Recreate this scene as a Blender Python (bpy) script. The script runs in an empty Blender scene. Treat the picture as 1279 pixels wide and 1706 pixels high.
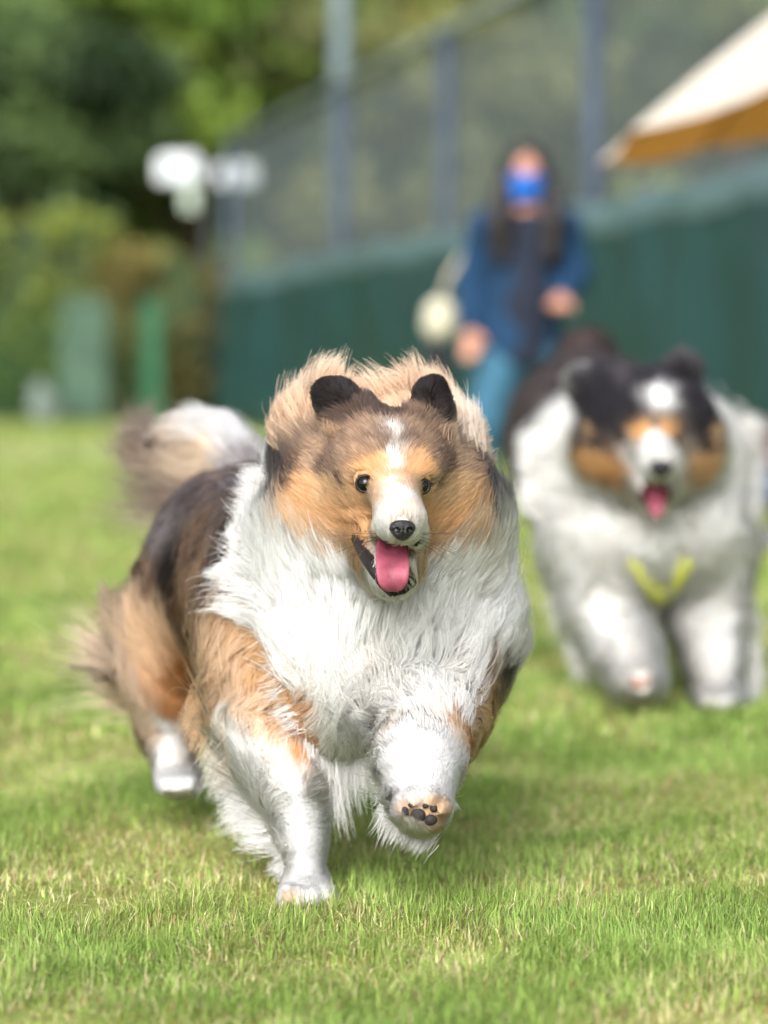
import bpy, math, random
import numpy as np
from mathutils import Vector, Matrix
rng = np.random.default_rng(7)
random.seed(7)
R = math.radians
scn = bpy.context.scene
col = scn.collection

# ------------------------------------------------------------------ camera
CAM_H, FPX, HORIZON = 0.58, 4028.0, 620.0
PITCH = math.atan((853.0 - HORIZON) / FPX)
camd = bpy.data.cameras.new('camera')
camd.sensor_fit = 'VERTICAL'; camd.sensor_height = 36.0; camd.sensor_width = 27.0
camd.lens = 85.0
camd.clip_start = 0.05; camd.clip_end = 400
camd.dof.use_dof = True; camd.dof.focus_distance = 2.525; camd.dof.aperture_fstop = 2.3
cam = bpy.data.objects.new('camera', camd); col.objects.link(cam)
cam.location = (0, 0, CAM_H); cam.rotation_euler = (R(90) - PITCH, 0, 0)
scn.camera = cam

# ------------------------------------------------------------------ sky, sun, exposure
SUN_EL, SUN_AZ = R(38), R(198)      # soft, from behind and slightly to the left of the camera
w = bpy.data.worlds.new('World'); scn.world = w; w.use_nodes = True
nt = w.node_tree
sky = nt.nodes.new('ShaderNodeTexSky'); sky.sky_type = 'NISHITA'; sky.sun_disc = False
sky.sun_elevation = SUN_EL; sky.sun_rotation = SUN_AZ
sky.air_density = 1.0; sky.dust_density = 4.0; sky.ozone_density = 1.0
hs = nt.nodes.new('ShaderNodeHueSaturation'); hs.inputs['Saturation'].default_value = 0.34
nt.links.new(sky.outputs[0], hs.inputs['Color'])
nt.links.new(hs.outputs[0], nt.nodes['Background'].inputs['Color'])
nt.nodes['Background'].inputs['Strength'].default_value = 0.15
sd = bpy.data.lights.new('sun', 'SUN'); sd.energy = 1.3; sd.angle = R(40); sd.color = (1.0, 0.985, 0.955)
sun = bpy.data.objects.new('sun', sd); col.objects.link(sun)
_v = Vector((math.sin(SUN_AZ) * math.cos(SUN_EL), math.cos(SUN_AZ) * math.cos(SUN_EL), math.sin(SUN_EL)))
sun.rotation_euler = _v.to_track_quat('Z', 'Y').to_euler()
sun.location = (0, 0, 12)
vs = scn.view_settings
vs.view_transform = 'Standard'; vs.look = 'None'; vs.gamma = 1.0; vs.use_curve_mapping = False
vs.exposure = 0.98
scn.render.engine = 'CYCLES'
cy = scn.cycles
cy.use_denoising = True; cy.denoiser = 'OPENIMAGEDENOISE'
cy.max_bounces = 10; cy.diffuse_bounces = 6; cy.glossy_bounces = 3; cy.transmission_bounces = 4
cy.transparent_max_bounces = 12
cy.use_adaptive_sampling = True; cy.adaptive_threshold = 0.02
try:
    scn.cycles_curves.shape = 'RIBBONS'; scn.cycles_curves.subdivisions = 2
except Exception: pass

# ------------------------------------------------------------------ helpers
_fw = np.array([0, math.cos(PITCH), -math.sin(PITCH)]); _up = np.array([0, math.sin(PITCH), math.cos(PITCH)])
def W(px, py, Y):
    """point of the photograph at world depth Y"""
    d = _fw + np.array([(px - 639.5) / FPX, 0, 0]) + _up * ((853.0 - py) / FPX)
    return np.array([0, 0, CAM_H]) + d * (Y / d[1])
def G(px, py, z=0.0):
    d = _fw + np.array([(px - 639.5) / FPX, 0, 0]) + _up * ((853.0 - py) / FPX)
    return np.array([0, 0, CAM_H]) + d * ((z - CAM_H) / d[2])
def lin(c):
    c = np.asarray(c, float) / 255.0
    return np.where(c <= .04045, c / 12.92, ((c + .055) / 1.055) ** 2.4)
def unit(v):
    v = np.asarray(v, float)
    return v / np.maximum(np.linalg.norm(v, axis=-1, keepdims=True), 1e-9)

def tag(o, label=None, cat=None, group=None, kind=None):
    if label: o['label'] = label
    if cat: o['category'] = cat
    if group: o['group'] = group
    if kind: o['kind'] = kind
    return o
def empty(name, loc, label=None, cat=None, group=None):
    o = bpy.data.objects.new(name, None); col.objects.link(o); o.location = loc
    o.empty_display_size = .1
    return tag(o, label, cat, group)
def attach(o, parent):
    if parent is not None:
        o.parent = parent
        p = parent; off = Vector((0, 0, 0))
        while p is not None:
            off += p.location; p = p.parent
        o.location = o.location - off     # objects are built in world coordinates
    return o
def mesh_obj(name, V, F, mat, parent=None, smooth=True, colors=None):
    m = bpy.data.meshes.new(name)
    V = np.asarray(V, float)
    m.from_pydata(V.tolist(), [], [tuple(int(i) for i in f) for f in F])
    if smooth and len(m.polygons): m.polygons.foreach_set('use_smooth', [True] * len(m.polygons))
    if colors is not None:
        a = m.color_attributes.new('col', 'FLOAT_COLOR', 'POINT')
        c = np.ones((len(V), 4), np.float32); c[:, :3] = colors
        a.data.foreach_set('color', c.ravel())
    if mat is not None: m.materials.append(mat)
    m.update()
    o = bpy.data.objects.new(name, m); col.objects.link(o)
    return attach(o, parent)
def big_mesh(name, V, F, mat, parent=None, smooth=True, colors=None):
    """F: (n,k) array, all faces of k corners"""
    m = bpy.data.meshes.new(name)
    n, k = F.shape
    m.vertices.add(len(V)); m.vertices.foreach_set('co', np.asarray(V, np.float32).ravel())
    m.loops.add(n * k); m.loops.foreach_set('vertex_index', F.astype(np.int32).ravel())
    m.polygons.add(n); m.polygons.foreach_set('loop_start', np.arange(0, n * k, k, dtype=np.int32))
    m.polygons.foreach_set('use_smooth', np.full(n, smooth))
    if colors is not None:
        a = m.color_attributes.new('col', 'FLOAT_COLOR', 'POINT')
        c = np.ones((len(V), 4), np.float32); c[:, :3] = colors
        a.data.foreach_set('color', c.ravel())
    if mat is not None: m.materials.append(mat)
    m.update(calc_edges=True); m.validate()
    o = bpy.data.objects.new(name, m); col.objects.link(o)
    return attach(o, parent)

class MB:
    """collects shapes of one mesh"""
    def __init__(s): s.V = []; s.F = []
    def add(s, V, F):
        b = len(s.V); s.V += [tuple(v) for v in V]; s.F += [tuple(i + b for i in f) for f in F]; return s
    def box(s, c, size, rz=0, M=None):
        x, y, z = [q / 2 for q in size]
        P = [(-x,-y,-z),(x,-y,-z),(x,y,-z),(-x,y,-z),(-x,-y,z),(x,-y,z),(x,y,z),(-x,y,z)]
        m = M if M is not None else Matrix.Rotation(rz, 3, 'Z')
        P = [tuple(Vector(c) + m @ Vector(p)) for p in P]
        return s.add(P, [(0,3,2,1),(4,5,6,7),(0,1,5,4),(1,2,6,5),(2,3,7,6),(3,0,4,7)])
    def tube(s, pts, rad, n=8, cap=True):
        pts = [Vector(p) for p in pts]
        if not hasattr(rad, '__len__'): rad = [rad] * len(pts)
        V = []; F = []
        ref = None
        for i, p in enumerate(pts):
            t = (pts[min(i+1, len(pts)-1)] - pts[max(i-1, 0)]).normalized()
            if ref is None:
                ref = Vector((0,0,1)) if abs(t.z) < .9 else Vector((1,0,0))
            a = (ref - t * ref.dot(t)).normalized(); b = t.cross(a); ref = a
            for k in range(n):
                q = 2*math.pi*k/n
                V.append(tuple(p + (a*math.cos(q) + b*math.sin(q)) * rad[i]))
        for i in range(len(pts)-1):
            for k in range(n):
                F.append((i*n+k, i*n+(k+1)%n, (i+1)*n+(k+1)%n, (i+1)*n+k))
        if cap:
            F.append(tuple(range(n-1, -1, -1))); F.append(tuple(range((len(pts)-1)*n, len(pts)*n)))
        return s.add(V, F)
    def ball(s, c, r, nu=16, nv=10, M=None):
        if not hasattr(r, '__len__'): r = (r, r, r)
        V = []; F = []
        for i in range(nv+1):
            th = math.pi*i/nv
            for j in range(nu):
                ph = 2*math.pi*j/nu
                v = Vector((r[0]*math.sin(th)*math.cos(ph), r[1]*math.sin(th)*math.sin(ph), r[2]*math.cos(th)))
                if M is not None: v = M @ v
                V.append(tuple(Vector(c) + v))
        for i in range(nv):
            for j in range(nu):
                F.append((i*nu+j, (i+1)*nu+j, (i+1)*nu+(j+1)%nu, i*nu+(j+1)%nu))
        return s.add(V, F)
    def sheet(s, P):
        """P: grid [i][j] of points"""
        n, m = len(P), len(P[0])
        V = [p for row in P for p in row]
        F = [(i*m+j, i*m+j+1, (i+1)*m+j+1, (i+1)*m+j) for i in range(n-1) for j in range(m-1)]
        return s.add(V, F)
    def build(s, name, mat, parent=None, smooth=False):
        return mesh_obj(name, s.V, s.F, mat, parent, smooth)

# ------------------------------------------------------------------ materials
def new_mat(name):
    m = bpy.data.materials.new(name); m.use_nodes = True
    return m, m.node_tree, m.node_tree.nodes['Principled BSDF']
def plain(name, c, rough=.6, noise=.12, scale=12, metal=0, bump=0.0, spec=.4, alpha_noise=None):
    """a colour with uneven tone and a little relief"""
    m, t, b = new_mat(name)
    tc = t.nodes.new('ShaderNodeTexCoord')
    n = t.nodes.new('ShaderNodeTexNoise'); n.inputs['Scale'].default_value = scale; n.inputs['Detail'].default_value = 6
    t.links.new(tc.outputs['Object'], n.inputs['Vector'])
    r = t.nodes.new('ShaderNodeValToRGB')
    c = lin(c)
    r.color_ramp.elements[0].position = .3; r.color_ramp.elements[1].position = .7
    r.color_ramp.elements[0].color = (*(np.clip(c*(1-noise*1.6), 0, 1)), 1); r.color_ramp.elements[1].color = (*(np.clip(c*(1+noise), 0, 1)), 1)
    t.links.new(n.outputs['Fac'], r.inputs[0]); t.links.new(r.outputs[0], b.inputs['Base Color'])
    b.inputs['Roughness'].default_value = rough; b.inputs['Metallic'].default_value = metal
    b.inputs['Specular IOR Level'].default_value = spec
    if bump:
        bp = t.nodes.new('ShaderNodeBump'); bp.inputs['Strength'].default_value = bump; bp.inputs['Distance'].default_value = .01
        t.links.new(n.outputs['Fac'], bp.inputs['Height']); t.links.new(bp.outputs[0], b.inputs['Normal'])
    return m
def attr_mat(name, rough=.7, translucent=0.0, spec=.2, sat=1.0):
    m, t, b = new_mat(name)
    a = t.nodes.new('ShaderNodeAttribute'); a.attribute_name = 'col'
    t.links.new(a.outputs['Color'], b.inputs['Base Color'])
    b.inputs['Roughness'].default_value = rough; b.inputs['Specular IOR Level'].default_value = spec
    if translucent:
        tr = t.nodes.new('ShaderNodeBsdfTranslucent'); mx = t.nodes.new('ShaderNodeMixShader')
        mx.inputs[0].default_value = translucent
        t.links.new(a.outputs['Color'], tr.inputs['Color'])
        t.links.new(b.outputs[0], mx.inputs[1]); t.links.new(tr.outputs[0], mx.inputs[2])
        t.links.new(mx.outputs[0], t.nodes['Material Output'].inputs['Surface'])
    return m
def fur_mat(name):
    m, t, b = new_mat(name)
    t.nodes.remove(b)
    a = t.nodes.new('ShaderNodeAttribute'); a.attribute_name = 'col'
    nn = t.nodes.new('ShaderNodeAttribute'); nn.attribute_name = 'fur_normal'
    d = t.nodes.new('ShaderNodeBsdfDiffuse'); t.links.new(a.outputs['Color'], d.inputs['Color']); t.links.new(nn.outputs['Vector'], d.inputs['Normal'])
    h = t.nodes.new('ShaderNodeBsdfHairPrincipled'); h.parametrization = 'COLOR'; h.model = 'CHIANG'
    t.links.new(a.outputs['Color'], h.inputs['Color'])
    h.inputs['Roughness'].default_value = .45; h.inputs['Radial Roughness'].default_value = .6
    mx = t.nodes.new('ShaderNodeMixShader'); mx.inputs[0].default_value = .25
    tl = t.nodes.new('ShaderNodeBsdfTranslucent'); t.links.new(a.outputs['Color'], tl.inputs['Color']); t.links.new(nn.outputs['Vector'], tl.inputs['Normal'])
    m2 = t.nodes.new('ShaderNodeMixShader'); m2.inputs[0].default_value = .06
    t.links.new(d.outputs[0], m2.inputs[1]); t.links.new(tl.outputs[0], m2.inputs[2])
    t.links.new(m2.outputs[0], mx.inputs[1]); t.links.new(h.outputs[0], mx.inputs[2])
    t.links.new(mx.outputs[0], t.nodes['Material Output'].inputs['Surface'])
    return m
M_FUR = fur_mat('fur_strands')
M_SKIN = attr_mat('coat_skin', .9, 0, .1)

# ------------------------------------------------------------------ implicit bodies
class Body:
    """union of soft ellipsoids and tapered limbs -> one continuous mesh"""
    def __init__(s): s.P = []
    def E(s, c, r, rot=None, k=.02):
        s.P.append(('E', np.asarray(c, float), np.asarray(r, float), rot, k)); return s
    def C(s, a, ra, b, rb, k=.02):
        s.P.append(('C', np.asarray(a, float), ra, np.asarray(b, float), rb, k)); return s
    def chain(s, pts, k=.02):
        for (a, ra), (b, rb) in zip(pts[:-1], pts[1:]): s.C(a, ra, b, rb, k)
        return s
    def cut(s, c, r, rot=None, k=.008):
        s.P.append(('X', np.asarray(c, float), np.asarray(r, float), rot, k)); return s
    @staticmethod
    def ell(p, c, r, rot):
        q = p - c.astype(np.float32)
        if rot is not None: q = q @ np.asarray(rot, np.float32)      # columns = local axes
        r = r.astype(np.float32)
        k0 = np.sqrt(((q / r) ** 2).sum(-1)); k1 = np.sqrt(((q / (r*r)) ** 2).sum(-1))
        return k0 * (k0 - 1) / np.maximum(k1, 1e-6)
    @staticmethod
    def cap(p, a, ra, b, rb):
        a = a.astype(np.float32); b = b.astype(np.float32)
        ba = b - a; pa = p - a
        t = np.clip((pa @ ba) / max(float(ba @ ba), 1e-9), 0, 1)
        return np.sqrt(((pa - t[..., None] * ba) ** 2).sum(-1)) - (ra + (rb - ra) * t)
    def field(s, lo, hi, h):
        s.lo = np.asarray(lo, np.float32); s.h = h
        n = np.ceil((np.asarray(hi) - lo) / h).astype(int) + 1
        D = np.full(n, 9.0, np.float32)
        axes = [s.lo[i] + np.arange(n[i], dtype=np.float32) * h for i in range(3)]
        X = np.stack(np.meshgrid(*axes, indexing='ij'), -1)
        for pr in s.P:
            if pr[0] == 'C': d = s.cap(X, *pr[1:5])
            else: d = s.ell(X, *pr[1:4])
            k = pr[-1]
            if pr[0] == 'X':
                e = -d
                hh = np.clip(.5 + .5*(e - D) / k, 0, 1)
                D = D*(1-hh) + e*hh + k*hh*(1-hh)
            else:
                hh = np.clip(.5 + .5*(D - d) / k, 0, 1)
                D = D*(1-hh) + d*hh - k*hh*(1-hh)
        s.D = D.astype(np.float32)
        return s
    def carve(s, c, r, rot=None, k=.008):
        n = s.D.shape
        axes = [s.lo[i] + np.arange(n[i], dtype=np.float32) * s.h for i in range(3)]
        m = max(r) + 3*k
        sl = tuple(slice(max(0, int((c[i]-m-s.lo[i])/s.h)), min(n[i], int((c[i]+m-s.lo[i])/s.h)+2)) for i in range(3))
        X = np.stack(np.meshgrid(*[axes[i][sl[i]] for i in range(3)], indexing='ij'), -1)
        e = -s.ell(X, np.asarray(c, float), np.asarray(r, float), rot); D = s.D[sl]
        hh = np.clip(.5 + .5*(e - D) / k, 0, 1)
        s.D[sl] = D*(1-hh) + e*hh + k*hh*(1-hh)
    def sample(s, p):
        n = np.array(s.D.shape)
        q = np.clip((p - s.lo) / s.h, 0, n - 1.001)
        i = q.astype(np.int32); f = (q - i).astype(np.float32)
        D = s.D; out = 0
        for dx in (0, 1):
            wx = f[:, 0] if dx else 1 - f[:, 0]
            for dy in (0, 1):
                wy = f[:, 1] if dy else 1 - f[:, 1]
                for dz in (0, 1):
                    wz = f[:, 2] if dz else 1 - f[:, 2]
                    out = out + D[i[:, 0]+dx, i[:, 1]+dy, i[:, 2]+dz] * wx * wy * wz
        return out
    def grad(s, p):
        e = s.h
        g = np.stack([s.sample(p + np.eye(3)[a]*e) - s.sample(p - np.eye(3)[a]*e) for a in range(3)], -1)
        return unit(g)
    def hit(s, px, py, out=0.0):
        """first point of the skin met from the camera along a pixel, moved outwards by out"""
        Y = float(s.lo[1])
        for _ in range(400):
            p = W(px, py, Y); d = float(s.sample(p[None])[0])
            if d < .0004: break
            Y += max(d * .7, .0005)
            if Y > s.lo[1] + s.D.shape[1] * s.h: break
        return p + s.grad(p[None])[0] * out
    def snap(s, p):
        p = np.array(p, float)[None]
        for _ in range(5): p = p - s.grad(p) * s.sample(p)[:, None] * .8
        return p[0]
    def surface(s):
        D = s.D; ins = D < 0
        nx, ny, nz = D.shape
        cnt = np.zeros((nx-1, ny-1, nz-1), np.int8)
        for a in (0, 1):
            for b in (0, 1):
                for c in (0, 1):
                    cnt += ins[a:nx-1+a, b:ny-1+b, c:nz-1+c]
        act = np.argwhere((cnt > 0) & (cnt < 8))
        idx = np.full(cnt.shape, -1, np.int64); idx[tuple(act.T)] = np.arange(len(act))
        acc = np.zeros((len(act), 3)); num = np.zeros(len(act))
        cor = [(a, b, c) for a in (0, 1) for b in (0, 1) for c in (0, 1)]
        for u in cor:
            for ax in range(3):
                if u[ax]: continue
                v = list(u); v[ax] = 1
                du = D[act[:, 0]+u[0], act[:, 1]+u[1], act[:, 2]+u[2]]; dv = D[act[:, 0]+v[0], act[:, 1]+v[1], act[:, 2]+v[2]]
                mk = (du < 0) != (dv < 0)
                t = np.where(mk, du / np.where(mk, du - dv, 1), 0)
                pos = np.tile(np.array(u, float), (len(act), 1)); pos[:, ax] = t
                acc[mk] += pos[mk]; num[mk] += 1
        V = s.lo + (act + acc / num[:, None]) * s.h
        Fs = []
        for ax in range(3):
            b, c = [(1, 2), (2, 0), (0, 1)][ax]
            sl0 = [slice(None)]*3; sl1 = [slice(None)]*3
            sl0[ax] = slice(0, -1); sl1[ax] = slice(1, None)
            A = ins[tuple(sl0)]; B = ins[tuple(sl1)]
            e = np.argwhere(A != B)
            e = e[(e[:, b] > 0) & (e[:, c] > 0) & (e[:, b] < D.shape[b]-1) & (e[:, c] < D.shape[c]-1)]
            sgn = A[tuple(e.T)]
            def cell(ob, oc):
                q = e.copy(); q[:, b] -= ob; q[:, c] -= oc
                return idx[tuple(q.T)]
            quad = np.stack([cell(1, 1), cell(0, 1), cell(0, 0), cell(1, 0)], 1)
            quad[~sgn] = quad[~sgn][:, ::-1]
            Fs.append(quad)
        return V, np.concatenate(Fs)

def curves_obj(name, P, rad, colr, nrm, mat, parent=None):
    """P (N,K,3) strands; rad (N,K); colr (N,K,3); nrm (N,3)"""
    N, K, _ = P.shape
    cu = bpy.data.hair_curves.new(name)
    cu.add_curves([K] * N)
    o = bpy.data.objects.new(name, cu); col.objects.link(o)
    pa = cu.attributes.get('position') or cu.attributes.new('position', 'FLOAT_VECTOR', 'POINT')
    pa.data.foreach_set('vector', P.astype(np.float32).ravel())
    ra = cu.attributes.get('radius') or cu.attributes.new('radius', 'FLOAT', 'POINT')
    ra.data.foreach_set('value', rad.astype(np.float32).ravel())
    ca = cu.attributes.new('col', 'FLOAT_COLOR', 'POINT')
    c4 = np.ones((N, K, 4), np.float32); c4[..., :3] = colr
    ca.data.foreach_set('color', c4.ravel())
    na = cu.attributes.new('fur_normal', 'FLOAT_VECTOR', 'CURVE')
    na.data.foreach_set('vector', nrm.astype(np.float32).ravel())
    cu.materials.append(mat)
    return attach(o, parent)

class Groom:
    """guides: position, reach, flow, length, height above the skin, root and tip colour"""
    def __init__(s): s.rows = []
    def g(s, p, r, d, L, c0, c1=None, H=.012, tip=None, free=.2, curl=0.0):
        d = unit(d); tip = unit(tip) if tip is not None else d
        c1 = c0 if c1 is None else c1
        s.rows.append(np.concatenate([p, [r], d, tip, [L, H, free], lin(c0), lin(c1)])); return s
    def done(s): s.A = np.array(s.rows); return s
    def __call__(s, p, sharp=3.0):
        """interpolated guide values: flow, tip flow, length, height, free, root colour, tip colour"""
        A = s.A; out = np.zeros((len(p), 15)); outc = np.zeros((len(p), 6))
        for i in range(0, len(p), 40000):
            q = p[i:i+40000]
            d2 = ((q[:, None, :] - A[None, :, :3]) ** 2).sum(-1) / (A[None, :, 3] ** 2)
            wt = 1 / (d2 + .05) ** 2.0
            wc = 1 / (d2 + .02) ** sharp
            out[i:i+40000] = (wt @ A[:, 4:19]) / wt.sum(1, keepdims=True)
            outc[i:i+40000] = (wc @ A[:, 13:19]) / wc.sum(1, keepdims=True)
        return out[:, 0:3], out[:, 3:6], out[:, 6], out[:, 7], out[:, 8], outc[:, 0:3], outc[:, 3:6]

def vnoise(p, scale, seed=0):
    """smooth value noise, vectorised"""
    q = p * scale + seed * 17.31
    i = np.floor(q).astype(np.int64); f = q - i; f = f*f*(3-2*f)
    def hsh(a):
        n = (a[:, 0]*73856093) ^ (a[:, 1]*19349663) ^ (a[:, 2]*83492791) ^ (seed*2654435761)
        n = (n ^ (n >> 13)) * 1274126177 & 0x7fffffff
        return ((n ^ (n >> 16)) & 0xffff) / 65535.0
    out = 0
    for dx in (0, 1):
        for dy in (0, 1):
            for dz in (0, 1):
                wv = (f[:, 0] if dx else 1-f[:, 0]) * (f[:, 1] if dy else 1-f[:, 1]) * (f[:, 2] if dz else 1-f[:, 2])
                out = out + hsh(i + np.array([dx, dy, dz])) * wv
    return out

def grow(body, groom, V, F, N, K=8, radius=.00035, clump=.011, hide=None, len_k=1.0, rough=.12):
    T = np.concatenate([F[:, [0, 1, 2]], F[:, [0, 2, 3]]])
    a, b, c = V[T[:, 0]], V[T[:, 1]], V[T[:, 2]]
    area = .5 * np.linalg.norm(np.cross(b - a, c - a), axis=1)
    cen = (a + b + c) / 3
    nrm = body.grad(cen)
    L = groom(cen)[2]
    dens = area * np.clip(.035 / L, .6, 2.6) * np.where(nrm[:, 1] > .45, .35, 1.0)
    if hide is not None: dens = dens * (~hide(cen))
    t = rng.choice(len(T), N, p=dens / dens.sum())
    u, v = rng.random(N), rng.random(N)
    fl = u + v > 1; u[fl] = 1 - u[fl]; v[fl] = 1 - v[fl]
    P0 = a[t] + (b - a)[t] * u[:, None] + (c - a)[t] * v[:, None]
    n = body.grad(P0)
    wob = np.stack([vnoise(P0, 60, k) - .5 for k in (1, 2, 3)], -1)
    d, tp, L, H, fr, c0, c1 = groom(P0 + wob * .018 + rng.normal(0, .0022, (N, 3)))
    # locks: strands of a lock share length, bend and tone
    warp = P0 + (np.stack([vnoise(P0, 90, k) - .5 for k in (4, 5, 6)], -1)) * clump * 1.6
    key = np.floor(warp / clump).astype(np.int64)
    _, first, inv = np.unique(key @ np.array([1, 4001, 16008001]), return_index=True, return_inverse=True)
    inv = inv.ravel(); ng = len(first)
    lock_r = rng.random((ng, 6))
    shrt = np.clip((L - .012) / .035, 0, 1)
    L = L * len_k * (1 + shrt * (.30 * lock_r[inv, 0] - .18)) * (.75 + .4 * rng.random(N))
    H = H * (1 + shrt * .6 * (lock_r[inv, 1] - .5)) * (.7 + .6 * rng.random(N))
    sm = np.stack([(vnoise(P0, 16, 20+k) - .5) * .9 + (vnoise(P0, 42, 30+k) - .5) * .8 for k in range(3)], -1)
    key2 = np.floor(warp / (clump * .36)).astype(np.int64)
    _, inv2 = np.unique(key2 @ np.array([1, 4001, 16008001]), return_inverse=True); inv2 = inv2.ravel()
    fine_r = rng.random((inv2.max() + 1, 2))[inv2]
    bend = (lock_r[inv, 2:5] - .5) * (.20 * shrt)[:, None] + sm * (.25 + .32 * shrt)[:, None]
    fly = rng.random(N) < .035 * shrt
    L = np.where(fly, L * 1.35, L); fr = np.where(fly, np.clip(fr + .3, 0, 1), fr)
    indiv = rng.normal(0, 1, (N, 3))
    pts = np.zeros((N, K, 3)); pts[:, 0] = P0 - n * .002
    p = P0.copy(); step = L / (K - 1)
    for k in range(1, K):
        tt = k / (K - 1)
        g = body.grad(p) if k > 1 else n
        dist = body.sample(p)
        dd = d * (1 - tt) + tp * tt
        dd = unit(dd + bend * (.35 + .65 * tt) + indiv * (rough * (.25 + .5 * fly) * tt)[:, None])
        tang = dd - g * np.minimum((dd * g).sum(-1), 0)[:, None] * 1.0
        hug = dd - g * (dd * g).sum(-1, keepdims=True)
        base = unit(hug) * (1 - fr[:, None]) + unit(tang) * fr[:, None]
        Ht = H * min(1, .35 + tt * 1.1)
        up = np.clip((Ht - dist) / np.maximum(step, .002), -1.0, 1.3) * (1 - .85 * fr) + fr * np.clip((.35*H - dist) / np.maximum(step, .002), 0, 1)
        dr = unit(base + g * up[:, None])
        p = p + dr * step[:, None]
        pts[:, k] = p
    # gather each lock towards its own guide strand
    gp = pts[first][inv]
    tt = np.linspace(0, 1, K)[None, :, None]
    cl = (.42 * shrt * ~fly)[:, None, None] * tt ** 1.3
    ok = (np.abs(L - L[first][inv]) < .6 * L)[:, None, None]
    pts = np.where(ok, pts * (1 - cl) + gp * cl, pts)
    tr = np.linspace(0, 1, K)
    rad = radius * (1.0 - .82 * tr[None, :] ** 1.6) * (.7 + .6 * rng.random((N, 1))) * np.clip(L / .02, .75, 1.15)[:, None]
    tm = np.clip((tr[None, :] - .25 + .7 * (fine_r[:, :1] - .5)) / .6, 0, 1)[..., None]
    dark = 1 - np.clip(c0.mean(1) / .6, 0, 1)
    colr = c0[:, None, :] * (1 - tm) + c1[:, None, :] * tm
    tone = (1 + (.12 + .45 * dark) * (fine_r[:, 1] - .5) + (.06 + .10 * shrt) * (lock_r[inv, 5] - .5) + (.34 - .14 * shrt) * (rng.random(N) - .5))[:, None, None]
    colr = np.clip(colr * tone, 0, .9)
    nn = unit(n + .16 * indiv + bend * .2)
    return pts, rad, colr, nn

def locks(specs, K=9, radius=.00030):
    """long free hair set along a line of roots: (p0, p1, dir, tip dir, length, count, root colour, tip colour[, spread])"""
    PP, RR, CC, NN = [], [], [], []
    for sp in specs:
        p0, p1, d0, d1, L, n, c0, c1 = sp[:8]; spread = sp[8] if len(sp) > 8 else .3; depth = sp[9] if len(sp) > 9 else .012
        u = rng.random(n)
        nl = max(3, n // 22); lk = (u * nl + rng.random(n) * .8).astype(int); lr = rng.normal(0, 1, (nl + 2, 5))
        base = p0 + (np.asarray(p1) - p0) * u[:, None] + rng.normal(0, 1, (n, 3)) * depth * .5
        d0 = unit(d0); d1 = unit(d1)
        Ls = L * (.8 + .16 * lr[lk, 3]).clip(.4, 1.3) * (.55 + .55 * rng.random(n))
        pts = np.zeros((n, K, 3)); p = base.copy(); pts[:, 0] = p
        ind = rng.normal(0, 1, (n, 3)) * .16
        for k in range(1, K):
            t = k / (K - 1)
            d = unit(d0 * (1 - t) + d1 * t + lr[lk, :3] * spread * (.25 + .6 * t) + ind * (.4 + .6*t))
            p = p + d * (Ls / (K - 1))[:, None]; pts[:, k] = p
        # locks close towards their tips
        tips = np.zeros((nl + 2, K, 3)); cnt = np.zeros(nl + 2)
        np.add.at(tips, lk, pts); np.add.at(cnt, lk, 1)
        tips /= np.maximum(cnt, 1)[:, None, None]
        tt = np.linspace(0, 1, K)[None, :, None]
        pts = pts * (1 - .5 * tt) + tips[lk] * (.5 * tt)
        tr = np.linspace(0, 1, K)
        RR.append(radius * (1 - .8 * tr[None] ** 1.4) * (.7 + .6 * rng.random((n, 1))))
        cc = lin(c0) * (1 - tt) + lin(c1) * tt
        CC.append(np.clip(cc * (1 + .10 * lr[lk, 4] + .08 * rng.normal(0, 1, n))[:, None, None], 0, .9))
        NN.append(unit(rng.normal(0, .25, (n, 3)) + np.array([0, -.8, .6]))); PP.append(pts)
    return [np.concatenate(x) for x in (PP, RR, CC, NN)]

# ------------------------------------------------------------------ ground
def ground_h(x, y):
    p = np.stack([x, y, np.zeros_like(x)], -1)
    near = np.clip((12 - y) / 8, 0, 1)
    return (.016 * (vnoise(p, 2.6, 51) - .5) + .012 * (vnoise(p, 7.5, 52) - .5)) * near
def soil_mat():
    m, t, b = new_mat('lawn_soil')
    tc = t.nodes.new('ShaderNodeTexCoord')
    n1 = t.nodes.new('ShaderNodeTexNoise'); n1.inputs['Scale'].default_value = 1.3; n1.inputs['Detail'].default_value = 8
    n2 = t.nodes.new('ShaderNodeTexNoise'); n2.inputs['Scale'].default_value = 90; n2.inputs['Detail'].default_value = 4
    for n in (n1, n2): t.links.new(tc.outputs['Object'], n.inputs['Vector'])
    r1 = t.nodes.new('ShaderNodeValToRGB'); e = r1.color_ramp.elements
    e[0].position = .35; e[0].color = (*lin((118, 142, 66)), 1); e[1].position = .68; e[1].color = (*lin((154, 156, 92)), 1)
    r2 = t.nodes.new('ShaderNodeValToRGB'); e = r2.color_ramp.elements
    e[0].position = .3; e[0].color = (.45, .42, .38, 1); e[1].position = .7; e[1].color = (1, 1, 1, 1)
    mx = t.nodes.new('ShaderNodeMix'); mx.data_type = 'RGBA'; mx.blend_type = 'MULTIPLY'; mx.inputs['Factor'].default_value = .85
    t.links.new(n1.outputs['Fac'], r1.inputs[0]); t.links.new(n2.outputs['Fac'], r2.inputs[0])
    t.links.new(r1.outputs[0], mx.inputs['A']); t.links.new(r2.outputs[0], mx.inputs['B']); t.links.new(mx.outputs['Result'], b.inputs['Base Color'])
    b.inputs['Roughness'].default_value = .95; b.inputs['Specular IOR Level'].default_value = .1
    return m
xs = np.concatenate([np.linspace(-60, -1.7, 14), np.linspace(-1.6, 1.6, 90), np.linspace(1.7, 60, 14)])
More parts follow.
